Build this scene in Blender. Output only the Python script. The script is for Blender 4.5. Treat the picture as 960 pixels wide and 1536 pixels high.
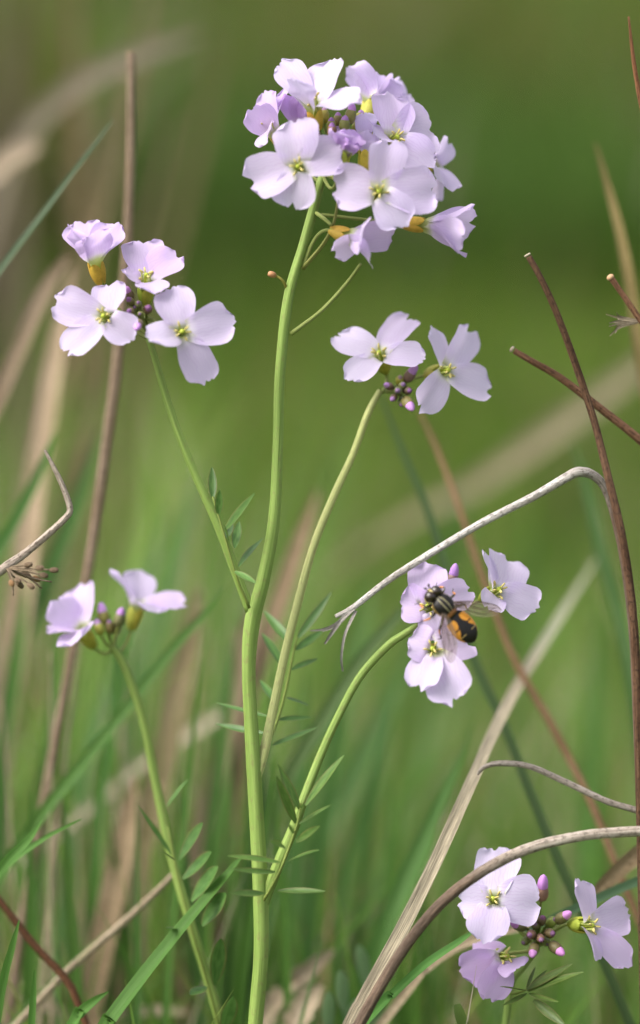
import bpy, math, random
import numpy as np
from mathutils import Vector, Matrix

for o in list(bpy.data.objects):
    bpy.data.objects.remove(o, do_unlink=True)
scene = bpy.context.scene
COL = scene.collection
R_ = math.radians
rnd = random.Random(7)

# ------------------------------------------------------------------ camera
D = 0.62                      # distance to the plane of sharp focus
S = 0.12e-3                   # metres per photograph pixel on that plane
TILT = R_(12.0)
T0 = Vector((0, 0, 0.20))
FW = Vector((0, math.cos(TILT), -math.sin(TILT)))
UP = Vector((0, math.sin(TILT), math.cos(TILT)))
RT = Vector((1, 0, 0))
CAMP = T0 - FW * D
cam = bpy.data.cameras.new('camera')
camo = bpy.data.objects.new('camera', cam)
COL.objects.link(camo)
camo.location = CAMP
camo.rotation_euler = (R_(90) - TILT, 0, 0)
cam.sensor_fit = 'VERTICAL'
cam.sensor_height = 36.0
cam.sensor_width = 36.0
cam.lens = 36.0 * D / (1536 * S)
cam.clip_start = 0.02
cam.clip_end = 1000
cam.dof.use_dof = True
cam.dof.focus_distance = D
cam.dof.aperture_fstop = 4.8
cam.dof.aperture_blades = 0
scene.camera = camo

# ------------------------------------------------------------------ sky, sun, exposure
SUN_EL, SUN_AZ = R_(52), R_(-108)     # azimuth from +Y, clockwise: light from behind the camera's left
world = bpy.data.worlds.new('World')
scene.world = world
world.use_nodes = True
wn = world.node_tree.nodes
wl = world.node_tree.links
wn.clear()
sky = wn.new('ShaderNodeTexSky')
sky.sky_type = 'NISHITA'
sky.sun_disc = False
sky.sun_elevation = SUN_EL
sky.sun_rotation = SUN_AZ
sky.air_density = 1.2
sky.dust_density = 6.0
sky.ozone_density = 0.6
hs = wn.new('ShaderNodeHueSaturation')
hs.inputs['Saturation'].default_value = 0.45
bg = wn.new('ShaderNodeBackground')
bg.inputs['Strength'].default_value = 0.15
wo = wn.new('ShaderNodeOutputWorld')
wl.new(sky.outputs[0], hs.inputs['Color'])
wl.new(hs.outputs[0], bg.inputs[0])
wl.new(bg.outputs[0], wo.inputs[0])
sun = bpy.data.lights.new('sun', 'SUN')
sun.energy = 1.25
sun.angle = R_(35)
sun.color = (1.0, 0.985, 0.965)
suno = bpy.data.objects.new('sun', sun)
COL.objects.link(suno)
sd = Vector((math.sin(SUN_AZ) * math.cos(SUN_EL), math.cos(SUN_AZ) * math.cos(SUN_EL), math.sin(SUN_EL)))
suno.rotation_euler = (-sd).to_track_quat('-Z', 'Y').to_euler()
suno.location = sd * 3
scene.view_settings.view_transform = 'Standard'
scene.view_settings.look = 'None'
scene.view_settings.gamma = 1
scene.view_settings.use_curve_mapping = False
scene.view_settings.exposure = 1.18
scene.render.engine = 'CYCLES'
scene.cycles.max_bounces = 8
scene.cycles.transparent_max_bounces = 12


def at(px, py, d=0.0):
    """point seen at photo pixel (px,py), d millimetres behind (+) or before (-) the focus plane"""
    k = (D + d * 1e-3) / D
    return CAMP + FW * (D * k) + RT * ((px - 480) * S * k) + UP * ((768 - py) * S * k)


def vdir(r, u, t):
    return (RT * r + UP * u - FW * t).normalized()


# ------------------------------------------------------------------ materials
def new_mat(name):
    m = bpy.data.materials.new(name)
    m.use_nodes = True
    m.node_tree.nodes.clear()
    return m, m.node_tree.nodes, m.node_tree.links


def nd(n, kind, **kw):
    x = n.new('ShaderNode' + kind)
    for k, v in kw.items():
        setattr(x, k, v)
    return x


def mixc(n, l, a, b, fac, blend='MIX'):
    x = nd(n, 'Mix', data_type='RGBA', blend_type=blend)
    for i, v in ((6, a), (7, b)):
        if isinstance(v, (tuple, list)):
            x.inputs[i].default_value = (*v[:3], 1)
        else:
            l.new(v, x.inputs[i])
    if isinstance(fac, (int, float)):
        x.inputs[0].default_value = fac
    else:
        l.new(fac, x.inputs[0])
    return x.outputs[2]


def mth(n, l, op, a, b=None, clamp=False):
    x = nd(n, 'Math', operation=op, use_clamp=clamp)
    for i, v in enumerate((a, b)):
        if v is None:
            continue
        if isinstance(v, (int, float)):
            x.inputs[i].default_value = v
        else:
            l.new(v, x.inputs[i])
    return x.outputs[0]


def ramp(n, l, fac, stops):
    x = nd(n, 'ValToRGB')
    e = x.color_ramp.elements
    while len(e) < len(stops):
        e.new(0.5)
    for el, (p, c) in zip(e, stops):
        el.position = p
        el.color = (*c, 1) if len(c) == 3 else c
    l.new(fac, x.inputs[0])
    return x.outputs[0]


def noise(n, l, vec, scale, detail=3, rough=0.55):
    x = nd(n, 'TexNoise')
    x.inputs['Scale'].default_value = scale
    x.inputs['Detail'].default_value = detail
    x.inputs['Roughness'].default_value = rough
    if vec is not None:
        l.new(vec, x.inputs['Vector'])
    return x.outputs['Fac']


def uvmap(n, l, sx, sy):
    uv = nd(n, 'UVMap')
    mp = nd(n, 'Mapping')
    mp.inputs['Scale'].default_value = (sx, sy, 1)
    # shift the pattern from object to object
    oi = nd(n, 'ObjectInfo')
    l.new(uv.outputs[0], mp.inputs['Vector'])
    cb = nd(n, 'CombineXYZ')
    l.new(mth(n, l, 'MULTIPLY', oi.outputs['Random'], 37.0), cb.inputs[1])
    l.new(cb.outputs[0], mp.inputs['Location'])
    return uv, mp.outputs[0], oi


def bsdf_out(n, l, col, rough=0.5, spec=0.4, bump=None, bstr=0.3, bdist=0.0003, transl=0.0, tcol=None, sheen=0.0, normal=None):
    p = nd(n, 'BsdfPrincipled')
    if isinstance(col, (tuple, list)):
        p.inputs['Base Color'].default_value = (*col, 1)
    else:
        l.new(col, p.inputs['Base Color'])
    p.inputs['Roughness'].default_value = rough
    p.inputs['Specular IOR Level'].default_value = spec
    if sheen:
        p.inputs['Sheen Weight'].default_value = sheen
    b = None
    if bump is not None:
        b = nd(n, 'Bump')
        b.inputs['Strength'].default_value = bstr
        b.inputs['Distance'].default_value = bdist
        l.new(bump, b.inputs['Height'])
        l.new(b.outputs[0], p.inputs['Normal'])
    o = nd(n, 'OutputMaterial')
    if transl > 0:
        t = nd(n, 'BsdfTranslucent')
        c = tcol if tcol is not None else col
        if isinstance(c, (tuple, list)):
            t.inputs[0].default_value = (*c, 1)
        else:
            l.new(c, t.inputs[0])
        mx = nd(n, 'MixShader')
        mx.inputs[0].default_value = transl
        l.new(p.outputs[0], mx.inputs[1])
        l.new(t.outputs[0], mx.inputs[2])
        l.new(mx.outputs[0], o.inputs[0])
    else:
        l.new(p.outputs[0], o.inputs[0])


def mat_petal():
    m, n, l = new_mat('petal')
    uv = nd(n, 'UVMap')
    sp = nd(n, 'SeparateXYZ')
    l.new(uv.outputs[0], sp.inputs[0])
    oi = nd(n, 'ObjectInfo')
    u, v = sp.outputs[0], sp.outputs[1]
    # fan of veins; u runs across the petal, v along it
    w1 = mth(n, l, 'MULTIPLY', u, 44.0)
    nz = nd(n, 'TexNoise')
    nz.inputs['Scale'].default_value = 5
    l.new(uv.outputs[0], nz.inputs['Vector'])
    w2 = mth(n, l, 'ADD', w1, mth(n, l, 'MULTIPLY', nz.outputs['Fac'], 9.0))
    s = mth(n, l, 'ABSOLUTE', mth(n, l, 'SINE', w2))
    line = mth(n, l, 'POWER', mth(n, l, 'SUBTRACT', 1.0, s), 3.0)
    fade = ramp(n, l, v, [(0.1, (0, 0, 0)), (0.35, (1, 1, 1)), (0.7, (.75, .75, .75)), (1.0, (.2, .2, .2))])
    lf = mth(n, l, 'MULTIPLY', line, fade)
    blotch = noise(n, l, uv.outputs[0], 3.0, 3)
    base = mixc(n, l, oi.outputs['Color'], (0.82, 0.76, 0.90), mth(n, l, 'MULTIPLY', blotch, 0.30))
    claw = ramp(n, l, v, [(0.0, (1, 1, 1)), (0.16, (.8, .8, .8)), (0.42, (0, 0, 0))])
    base = mixc(n, l, base, (0.90, 0.90, 0.86), claw)
    throat = ramp(n, l, v, [(0.0, (1, 1, 1)), (0.22, (.75, .75, .75)), (0.33, (0, 0, 0))])
    base = mixc(n, l, base, (0.42, 0.50, 0.06), throat)
    vein = mixc(n, l, base, (0.50, 0.30, 0.62), mth(n, l, 'MULTIPLY', lf, 0.38))
    bsdf_out(n, l, vein, rough=0.55, spec=0.25, bump=mth(n, l, 'ADD', mth(n, l, 'MULTIPLY', lf, -0.35), blotch), bstr=0.35,
             bdist=0.0002, transl=0.50, sheen=0.1)
    return m


def mat_stem(name, c_lo, c_hi, streak=0.65, transl=0.0):
    m, n, l = new_mat(name)
    uv, vec, oi = uvmap(n, l, 9, 0.35)
    a = noise(n, l, vec, 1.0, 4, 0.6)
    uv2, vec2, _ = uvmap(n, l, 1.5, 0.12)
    b = noise(n, l, vec2, 1.2, 2)
    sp_ = noise(n, l, uvmap(n, l, 4, 4)[1], 1.5, 4, 0.65)
    c = ramp(n, l, mth(n, l, 'ADD', mth(n, l, 'MULTIPLY', a, streak), mth(n, l, 'MULTIPLY', b, 1 - streak)),
             [(0.3, c_lo), (0.68, c_hi)])
    c = mixc(n, l, c, (0.16, 0.075, 0.06), mth(n, l, 'MULTIPLY', ramp(n, l, sp_, [(0.55, (0, 0, 0)), (0.72, (1, 1, 1))]), 0.45))
    c = mixc(n, l, c, oi.outputs['Color'], 0.75, 'MULTIPLY')
    bsdf_out(n, l, c, rough=0.6, spec=0.22, bump=a, bstr=0.8, bdist=0.0004, transl=transl)
    return m


def mat_dead(name, dark, mid, light, lightamt=0.35, rough=0.75, turn=None, turncol=None):
    """dry stem: lengthwise fibres, blotches, dark specks; past `turn` cm from the tip the stem is browner"""
    m, n, l = new_mat(name)
    uv, vec, oi = uvmap(n, l, 10, 0.8)
    a = noise(n, l, vec, 1.0, 6, 0.7)
    _, vec2, _ = uvmap(n, l, 2.5, 0.6)
    b = noise(n, l, vec2, 1.3, 4)
    _, vec3, _ = uvmap(n, l, 6, 7)
    sp = noise(n, l, vec3, 1.4, 4, 0.7)
    c = ramp(n, l, a, [(0.34, dark), (0.48, mid), (0.62, light)])
    c2 = ramp(n, l, b, [(0.38, tuple(x * .7 for x in mid)), (0.62, light)])
    c = mixc(n, l, c, c2, lightamt)
    spots = ramp(n, l, sp, [(0.50, (0, 0, 0)), (0.62, (1, 1, 1))])
    c = mixc(n, l, c, tuple(x * 0.5 for x in dark), mth(n, l, 'MULTIPLY', spots, 0.7))
    if turn:
        s_ = nd(n, 'SeparateXYZ')
        l.new(uv.outputs[0], s_.inputs[0])
        v = mth(n, l, 'ADD', s_.outputs[1], mth(n, l, 'MULTIPLY', b, 1.6))
        f = mth(n, l, 'DIVIDE', mth(n, l, 'SUBTRACT', v, turn + 0.3), 1.6, True)
        br = ramp(n, l, a, [(0.34, tuple(x * .45 for x in turncol)), (0.5, turncol), (0.66, tuple(x * 2.2 for x in turncol))])
        c = mixc(n, l, c, br, mth(n, l, 'MULTIPLY', f, 0.9))
    c = mixc(n, l, c, oi.outputs['Color'], 1.0, 'MULTIPLY')
    bsdf_out(n, l, c, rough=rough, spec=0.2, bump=mth(n, l, 'ADD', a, mth(n, l, 'MULTIPLY', sp, 0.5)), bstr=0.9, bdist=0.0005)
    return m


def mat_leaf(name, lo, hi, edge=None, transl=0.3):
    m, n, l = new_mat(name)
    uv, vec, oi = uvmap(n, l, 3, 1.2)
    a = noise(n, l, vec, 1.5, 4)
    c = ramp(n, l, a, [(0.3, lo), (0.7, hi)])
    c = mixc(n, l, c, oi.outputs['Color'], 1.0, 'MULTIPLY')
    if edge:
        sp = nd(n, 'SeparateXYZ')
        l.new(uv.outputs[0], sp.inputs[0])
        e = mth(n, l, 'ABSOLUTE', mth(n, l, 'SUBTRACT', mth(n, l, 'MULTIPLY', sp.outputs[0], 2.0), 1.0))
        e = ramp(n, l, e, [(0.72, (0, 0, 0)), (1.0, (1, 1, 1))])
        c = mixc(n, l, c, edge, mth(n, l, 'MULTIPLY', e, 0.6))
    bsdf_out(n, l, c, rough=0.45, spec=0.4, bump=a, bstr=0.3, bdist=0.0002, transl=transl)
    return m


def mat_blade():
    """individual grass blade: object colour with parallel veins"""
    m, n, l = new_mat('grass_blade')
    uv, vec, oi = uvmap(n, l, 16, 0.25)
    a = noise(n, l, vec, 1.0, 4, 0.6)
    c = mixc(n, l, oi.outputs['Color'], (0.20, 0.26, 0.05), mth(n, l, 'MULTIPLY', a, 0.12))
    c = mixc(n, l, c, ramp(n, l, a, [(0.3, (.6, .6, .6)), (0.7, (1.3, 1.3, 1.3))]), 0.8, 'MULTIPLY')
    bsdf_out(n, l, c, rough=0.5, spec=0.2, bump=a, bstr=0.5, bdist=0.0003, transl=0.32)
    return m


def mat_turf():
    m, n, l = new_mat('meadow_grass')
    at_ = nd(n, 'Attribute', attribute_name='Col')
    g = nd(n, 'NewGeometry')
    a = noise(n, l, g.outputs['Position'], 160, 2)
    c = mixc(n, l, at_.outputs['Color'], ramp(n, l, a, [(0.3, (.7, .7, .7)), (0.7, (1.25, 1.25, 1.25))]), 0.8, 'MULTIPLY')
    bsdf_out(n, l, c, rough=0.6, spec=0.12, transl=0.40)
    return m


def mat_flat(name, col, rough=0.5, spec=0.4, transl=0.0, var=0.35, scale=900):
    m, n, l = new_mat(name)
    tc = nd(n, 'TexCoord')
    a = noise(n, l, tc.outputs['Object'], scale, 3)
    c = mixc(n, l, tuple(x * (1 - var) for x in col), tuple(min(1, x * (1 + var)) for x in col), a)
    oi = nd(n, 'ObjectInfo')
    c = mixc(n, l, c, oi.outputs['Color'], 1.0, 'MULTIPLY')
    bsdf_out(n, l, c, rough=rough, spec=spec, bump=a, bstr=0.3, bdist=0.0001, transl=transl)
    return m


def mat_ground():
    m, n, l = new_mat('ground')
    g = nd(n, 'NewGeometry')
    a = noise(n, l, g.outputs['Position'], 1.3, 5, 0.6)
    b = noise(n, l, g.outputs['Position'], 45, 4, 0.7)
    c = ramp(n, l, a, [(0.32, (0.085, 0.066, 0.024)), (0.46, (0.070, 0.090, 0.016)), (0.62, (0.075, 0.125, 0.016))])
    c = mixc(n, l, c, ramp(n, l, b, [(0.3, (.45, .45, .45)), (0.7, (1.35, 1.3, 1.1))]), 0.8, 'MULTIPLY')
    bsdf_out(n, l, c, rough=0.9, spec=0.1, bump=b, bstr=1.0, bdist=0.01)
    return m


def mat_attr(name, rough=0.35, spec=0.5):
    m, n, l = new_mat(name)
    a_ = nd(n, 'Attribute', attribute_name='Col')
    tc = nd(n, 'TexCoord')
    a = noise(n, l, tc.outputs['Object'], 2500, 3)
    c = mixc(n, l, a_.outputs['Color'], ramp(n, l, a, [(0.3, (.75, .75, .75)), (0.7, (1.2, 1.2, 1.2))]), 0.7, 'MULTIPLY')
    bsdf_out(n, l, c, rough=rough, spec=spec, bump=a, bstr=0.4, bdist=0.0001)
    return m


def mat_wing():
    m, n, l = new_mat('wing_membrane')
    p = nd(n, 'BsdfPrincipled')
    p.inputs['Base Color'].default_value = (0.30, 0.24, 0.17, 1)
    p.inputs['Roughness'].default_value = 0.25
    t = nd(n, 'BsdfTransparent')
    t.inputs[0].default_value = (0.93, 0.90, 0.86, 1)
    tc = nd(n, 'TexCoord')
    a = noise(n, l, tc.outputs['Object'], 700, 2)
    mx = nd(n, 'MixShader')
    l.new(ramp(n, l, a, [(0.3, (.22, .22, .22)), (0.7, (.38, .38, .38))]), mx.inputs[0])
    l.new(t.outputs[0], mx.inputs[1])
    l.new(p.outputs[0], mx.inputs[2])
    o = nd(n, 'OutputMaterial')
    l.new(mx.outputs[0], o.inputs[0])
    return m


M = dict(
    petal=mat_petal(),
    stem=mat_stem('green_stem', (0.085, 0.155, 0.022), (0.245, 0.335, 0.085)),
    palestem=mat_stem('pale_stem', (0.24, 0.27, 0.075), (0.46, 0.48, 0.20)),
    pedicel=mat_stem('pedicel_green', (0.13, 0.17, 0.03), (0.26, 0.30, 0.09)),
    leaf=mat_leaf('leaflet_green', (0.045, 0.11, 0.02), (0.11, 0.20, 0.05), edge=(0.16, 0.10, 0.04)),
    sepal=mat_flat('sepal', (0.52, 0.45, 0.11), 0.6, 0.2, 0.30, 0.45, 900),
    recept=mat_flat('flower_throat', (0.34, 0.40, 0.04), 0.5, 0.3, 0.0, 0.3),
    filament=mat_flat('filament', (0.50, 0.56, 0.16), 0.5, 0.3, 0.1, 0.2),
    anther=mat_flat('anther', (0.52, 0.44, 0.16), 0.7, 0.2, 0.0, 0.4, 3000),
    bud=mat_flat('bud_calyx', (0.11, 0.085, 0.055), 0.5, 0.4, 0.0, 0.6, 700),
    budtip=mat_flat('bud_petals', (0.43, 0.26, 0.50), 0.6, 0.2, 0.15, 0.35, 900),
    silver=mat_dead('weathered_silver_stem', (0.12, 0.09, 0.065), (0.36, 0.32, 0.28), (0.60, 0.57, 0.53)),
    folded=mat_dead('folded_silver_stem', (0.17, 0.14, 0.11), (0.42, 0.38, 0.34), (0.66, 0.63, 0.60), turn=5.2, turncol=(0.085, 0.048, 0.028)),
    arch=mat_dead('arching_stem', (0.10, 0.075, 0.055), (0.30, 0.26, 0.22), (0.50, 0.46, 0.41), turn=6.4, turncol=(0.070, 0.045, 0.030)),
    brown=mat_dead('dead_brown_stem', (0.035, 0.019, 0.011), (0.085, 0.048, 0.028), (0.19, 0.125, 0.085)),
    strawleaf=mat_dead('long_straw_leaf', (0.15, 0.15, 0.10), (0.25, 0.26, 0.18), (0.36, 0.37, 0.28), turn=4.2, turncol=(0.26, 0.225, 0.17)),
    straw=mat_dead('straw', (0.20, 0.16, 0.10), (0.36, 0.30, 0.21), (0.52, 0.46, 0.37)),
    blade=mat_blade(),
    turf=mat_turf(),
    ground=mat_ground(),
    fly=mat_attr('hoverfly_body', 0.42, 0.28),
    eye=mat_flat('fly_eye', (0.022, 0.012, 0.009), 0.20, 0.6, 0.0, 0.5, 3000),
    flyleg=mat_flat('fly_leg', (0.02, 0.013, 0.009), 0.3, 0.5),
    flylegy=mat_flat('fly_leg_orange', (0.45, 0.17, 0.02), 0.3, 0.5),
    vein=mat_flat('wing_vein', (0.06, 0.035, 0.02), 0.4, 0.4),
    hair=mat_flat('fly_hair', (0.55, 0.40, 0.12), 0.6, 0.2),
    wing=mat_wing(),
)

# ------------------------------------------------------------------ mesh helpers
WM = {}


def link(name, mesh, parent=None, world=None, color=None):
    """link a mesh (or None for an Empty) with world matrix `world` under `parent`"""
    o = bpy.data.objects.new(name, mesh)
    COL.objects.link(o)
    w = world if world is not None else (WM[parent.name] if parent else Matrix.Identity(4))
    WM[o.name] = w
    if parent:
        o.parent = parent
        o.matrix_basis = WM[parent.name].inverted() @ w
    else:
        o.matrix_basis = w
    if color:
        o.color = (*color, 1)
    return o


def tag(o, label, cat, group=None, kind=None):
    o['label'] = label
    o['category'] = cat
    if group:
        o['group'] = group
    if kind:
        o['kind'] = kind
    return o


def mk_mesh(name, verts, faces, mat, uvs=None, smooth=True, cols=None, mats=None, fmat=None):
    me = bpy.data.meshes.new(name)
    me.from_pydata([tuple(v) for v in verts], [], faces)
    if mats:
        for x in mats:
            me.materials.append(x)
        me.polygons.foreach_set('material_index', fmat)
    else:
        me.materials.append(mat)
    if smooth:
        me.polygons.foreach_set('use_smooth', [True] * len(me.polygons))
    if uvs is not None:
        lay = me.uv_layers.new(name='UVMap')
        li = np.empty(len(me.loops), dtype=np.int32)
        me.loops.foreach_get('vertex_index', li)
        lay.data.foreach_set('uv', np.asarray(uvs, dtype=np.float32)[li].ravel())
    if cols is not None:
        ca = me.color_attributes.new('Col', 'FLOAT_COLOR', 'POINT')
        c4 = np.ones((len(verts), 4), dtype=np.float32)
        c4[:, :3] = cols
        ca.data.foreach_set('color', c4.ravel())
    me.update()
    return me


def catmull(pts, n):
    """resample a list of equal-length tuples/lists (any dimension) with a Catmull-Rom spline"""
    p = [np.array(q, dtype=float) for q in pts]
    if len(p) == 2:
        return [p[0] + (p[1] - p[0]) * i / (n - 1) for i in range(n)]
    p = [2 * p[0] - p[1]] + p + [2 * p[-1] - p[-2]]
    seg = len(p) - 3
    out = []
    for i in range(n):
        t = i / (n - 1) * seg
        k = min(int(t), seg - 1)
        f = t - k
        a, b, c, d = p[k:k + 4]
        out.append(0.5 * (2 * b + (c - a) * f + (2 * a - 5 * b + 4 * c - d) * f * f + (3 * b - a - 3 * c + d) * f ** 3))
    return out


def tube_geo(pts, rad, ns=8, wob=0.0, seed=0, ridge=0.0):
    """pts world Vectors, rad list; returns verts, faces, uvs"""
    r = random.Random(seed)
    P = [Vector(p) for p in pts]
    V, Fc, UVs = [], [], []
    t0 = (P[1] - P[0]).normalized()
    ref = t0.cross(Vector((0.3, 0.9, 0.2))).normalized()
    L = 0.0
    for i, p in enumerate(P):
        t = (P[min(i + 1, len(P) - 1)] - P[max(i - 1, 0)]).normalized()
        ref = (ref - t * ref.dot(t)).normalized()
        bi = t.cross(ref)
        if i:
            L += (p - P[i - 1]).length
        for j in range(ns + 1):
            a = 2 * math.pi * j / ns
            rr = rad[i] * (1 + wob * (r.random() - 0.5)) if j < ns else None
            if j == ns:
                V.append(V[-ns].copy())
            else:
                if ridge:
                    rr *= 1 + ridge * math.cos(5 * a)
                V.append(p + ref * math.cos(a) * rr + bi * math.sin(a) * rr)
            UVs.append((j / ns, L * 100))
    for i in range(len(P) - 1):
        for j in range(ns):
            a = i * (ns + 1) + j
            Fc.append((a, a + 1, a + ns + 2, a + ns + 1))
    for i, rev in ((0, True), (len(P) - 1, False)):
        c = len(V)
        V.append(P[i].copy())
        UVs.append((0.5, 0))
        for j in range(ns):
            a = i * (ns + 1) + j
            Fc.append((c, a + 1, a) if rev else (c, a, a + 1))
    return V, Fc, UVs


def to_ground(pts, wid, z=-0.004):
    """append points that carry a stem from its last listed point down to the soil"""
    a, b = Vector(pts[-2]), Vector(pts[-1])
    t = (b - a).normalized()
    if b.z <= z:
        return pts, wid
    dz = b.z - z
    tz = min(t.z, -0.25)
    sl = Vector((t.x, t.y, 0)) / -tz
    if sl.length > 1.2:
        sl *= 1.2 / sl.length
    m = b + sl * dz * 0.45
    m.z = b.z - dz * 0.5
    e = b + sl * dz * 0.7
    e.z = z
    return pts + [m, e], wid + [wid[-1], wid[-1]]


def stalk(name, px, mat, label, cat, color=(1, 1, 1), n=None, ground=True, parent=None, ns=9, group=None, wob=0.06, seed=0, ridge=0.0):
    """px: list of (x, y, d_mm, width_px) from tip to base"""
    pts = [at(x, y, d) for x, y, d, w in px]
    wid = [w * S * (D + d * 1e-3) / D / 2 for x, y, d, w in px]
    if ground:
        pts, wid = to_ground(pts, wid)
    n = n or max(24, len(pts) * 7)
    q = catmull([(*p, w) for p, w in zip(pts, wid)], n)
    P = [Vector(a[:3]) for a in q]
    base = P[-1] if parent is None else None
    W = Matrix.Translation(base) if parent is None else WM[parent.name]
    V, Fc, UVs = tube_geo(P, [max(a[3], 2e-5) for a in q], ns, wob, seed, ridge)
    inv = W.inverted()
    me = mk_mesh(name, [inv @ v for v in V], Fc, M[mat], UVs)
    o = link(name, me, parent, W, color)
    if label:
        tag(o, label, cat, group)
    return o


def ribbon_geo(P, W, face, fold=0.25, cols=3, rag=0.0, seed=0, tip=True):
    """grass blade / strip along P with half-widths W; face = direction of its upper side"""
    r = random.Random(seed)
    V, Fc, UVs = [], [], []
    L = 0
    for i, p in enumerate(P):
        t = (P[min(i + 1, len(P) - 1)] - P[max(i - 1, 0)]).normalized()
        f = face[i] if isinstance(face, list) else face
        s = t.cross(f).normalized()
        nrm = s.cross(t).normalized()
        if i:
            L += (p - P[i - 1]).length
        for j in range(cols):
            u = 2 * j / (cols - 1) - 1
            k = u * (1 + rag * (r.random() - 0.5))
            V.append(p + s * W[i] * k + nrm * W[i] * fold * (abs(u) - 0.5))
            UVs.append((j / (cols - 1), L * 100))
    for i in range(len(P) - 1):
        for j in range(cols - 1):
            a = i * cols + j
            Fc.append((a, a + 1, a + cols + 1, a + cols))
    return V, Fc, UVs


def blade(name, px, label, color, cat='grass blade', mat='blade', face=(0, 0.2, 1), n=None, ground=True, fold=0.35,
          group=None, rag=0.0, seed=1, cols=5, parent=None, tw=25):
    """px: list of (x, y, d_mm, width_px) from tip to base; a real leaf blade with a keel"""
    pts = [at(x, y, d) for x, y, d, w in px]
    wid = [w * S * (D + d * 1e-3) / D / 2 for x, y, d, w in px]
    if ground:
        pts, wid = to_ground(pts, wid)
    n = n or max(22, len(pts) * 6)
    q = catmull([(*p, w) for p, w in zip(pts, wid)], n)
    P = [Vector(a[:3]) for a in q]
    r = random.Random(seed)
    f0 = vdir(*face)
    fl = []
    for i in range(n):
        t = (P[min(i + 1, n - 1)] - P[max(i - 1, 0)]).normalized()
        fl.append(Matrix.Rotation(R_(tw) * math.sin(i / n * 3 + seed), 3, t) @ f0)
    V, Fc, UVs = ribbon_geo(P, [max(a[3], 2e-5) for a in q], fl, fold, cols, rag, seed)
    W = Matrix.Translation(P[-1]) if parent is None else WM[parent.name]
    inv = W.inverted()
    me = mk_mesh(name, [inv @ v for v in V], Fc, M[mat], UVs)
    o = link(name, me, parent, W, color)
    if label:
        tag(o, label, cat, group)
    return o


# ------------------------------------------------------------------ ground
gs, gn = 400.0, 60
gv, gf = [], []
ax = [math.copysign(abs(t) ** 4, t) * gs for t in np.linspace(-1, 1, gn + 1)]
for y in ax:
    for x in ax:
        rr = math.hypot(x, y - 0.2)
        h = 0.03 * math.sin(x * 1.1 + 0.4) * math.sin(y * 0.8 + 1.0) * min(1, max(0, rr - 0.6) / 2) if rr < 40 else 0
        gv.append((x, y, h - 0.0005))
for i in range(gn):
    for j in range(gn):
        a = i * (gn + 1) + j
        gf.append((a, a + 1, a + gn + 2, a + gn + 1))
g = link('ground', mk_mesh('ground', gv, gf, M['ground']))
g['kind'] = 'structure'
g['label'] = 'grassy meadow soil with green and brown patches'

# ------------------------------------------------------------------ meadow grass (uncountable mass)
TURF_GREEN = [(0.070, 0.170, 0.012), (0.105, 0.215, 0.016), (0.045, 0.120, 0.012), (0.135, 0.240, 0.024), (0.080, 0.165, 0.036), (0.165, 0.205, 0.020)]
TURF_DRY = [(0.36, 0.29, 0.19), (0.28, 0.20, 0.11), (0.44, 0.38, 0.29), (0.20, 0.13, 0.07)]


def smooth_noise(x, y, s, ph):
    return (np.sin(x * s + ph) * np.cos(y * s * 1.13 + 2.1 * ph) + 0.6 * np.sin(x * s * 2.3 + y * s * 1.7 + ph * 3.3)
            + 0.35 * np.sin(x * s * 4.9 - y * s * 3.1 + ph)) / 1.95


def turf(name, label, rng, X, Y, H, Wd, levels, dry, lean, green=TURF_GREEN, mul=None):
    n = len(X)
    green = green or TURF_GREEN
    az = rng.uniform(0, 2 * np.pi, n)
    fa = az + rng.normal(0, 0.6, n) + np.pi / 2
    ln = np.abs(rng.normal(lean, lean * 0.6, n))
    curv = rng.uniform(0.8, 2.4, n)
    cols = np.array(green)[rng.integers(0, len(green), n)]
    isdry = rng.random(n) < dry
    cols[isdry] = np.array(TURF_DRY)[rng.integers(0, len(TURF_DRY), isdry.sum())]
    cols = cols * rng.uniform(0.75, 1.25, (n, 1))
    V = np.zeros((n, levels, 2, 3))
    C = np.zeros((n, levels, 2, 3))
    for k in range(levels):
        v = k / (levels - 1)
        off = H * ln * v ** curv
        zz = H * v * np.sqrt(np.clip(1 - (ln * 0.7 * v) ** 2, 0.05, 1))
        w = Wd * (1 - 0.97 * v ** 2.2) * 0.5
        cx, cy = X + np.cos(az) * off, Y + np.sin(az) * off
        for sgn, j in ((-1, 0), (1, 1)):
            V[:, k, j, 0] = cx + np.cos(fa) * w * sgn
            V[:, k, j, 1] = cy + np.sin(fa) * w * sgn
            V[:, k, j, 2] = zz - 0.003
            C[:, k, j] = cols
    base = (np.arange(n) * levels * 2)[:, None]
    fs = []
    for k in range(levels - 1):
        a = base + 2 * k
        fs.append(np.concatenate([a, a + 1, a + 3, a + 2], 1))
    F = np.stack(fs, 1).reshape(-1, 4).astype(np.int32)
    Vf = V.reshape(-1, 3)
    me = bpy.data.meshes.new(name)
    me.vertices.add(len(Vf))
    me.vertices.foreach_set('co', Vf.astype(np.float32).ravel())
    me.loops.add(F.size)
    me.loops.foreach_set('vertex_index', F.ravel())
    me.polygons.add(len(F))
    me.polygons.foreach_set('loop_start', np.arange(0, F.size, 4, dtype=np.int32))
    me.polygons.foreach_set('use_smooth', np.ones(len(F), dtype=bool))
    me.update(calc_edges=True)
    ca = me.color_attributes.new('Col', 'FLOAT_COLOR', 'POINT')
    c4 = np.ones((len(Vf), 4), dtype=np.float32)
    c4[:, :3] = C.reshape(-1, 3) * (1 if mul is None else np.repeat(mul, levels * 2)[:, None])
    ca.data.foreach_set('color', c4.ravel())
    me.materials.append(M['turf'])
    o = link(name, me)
    tag(o, label, 'grass', kind='stuff')
    return o


rng = np.random.default_rng(3)
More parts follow.
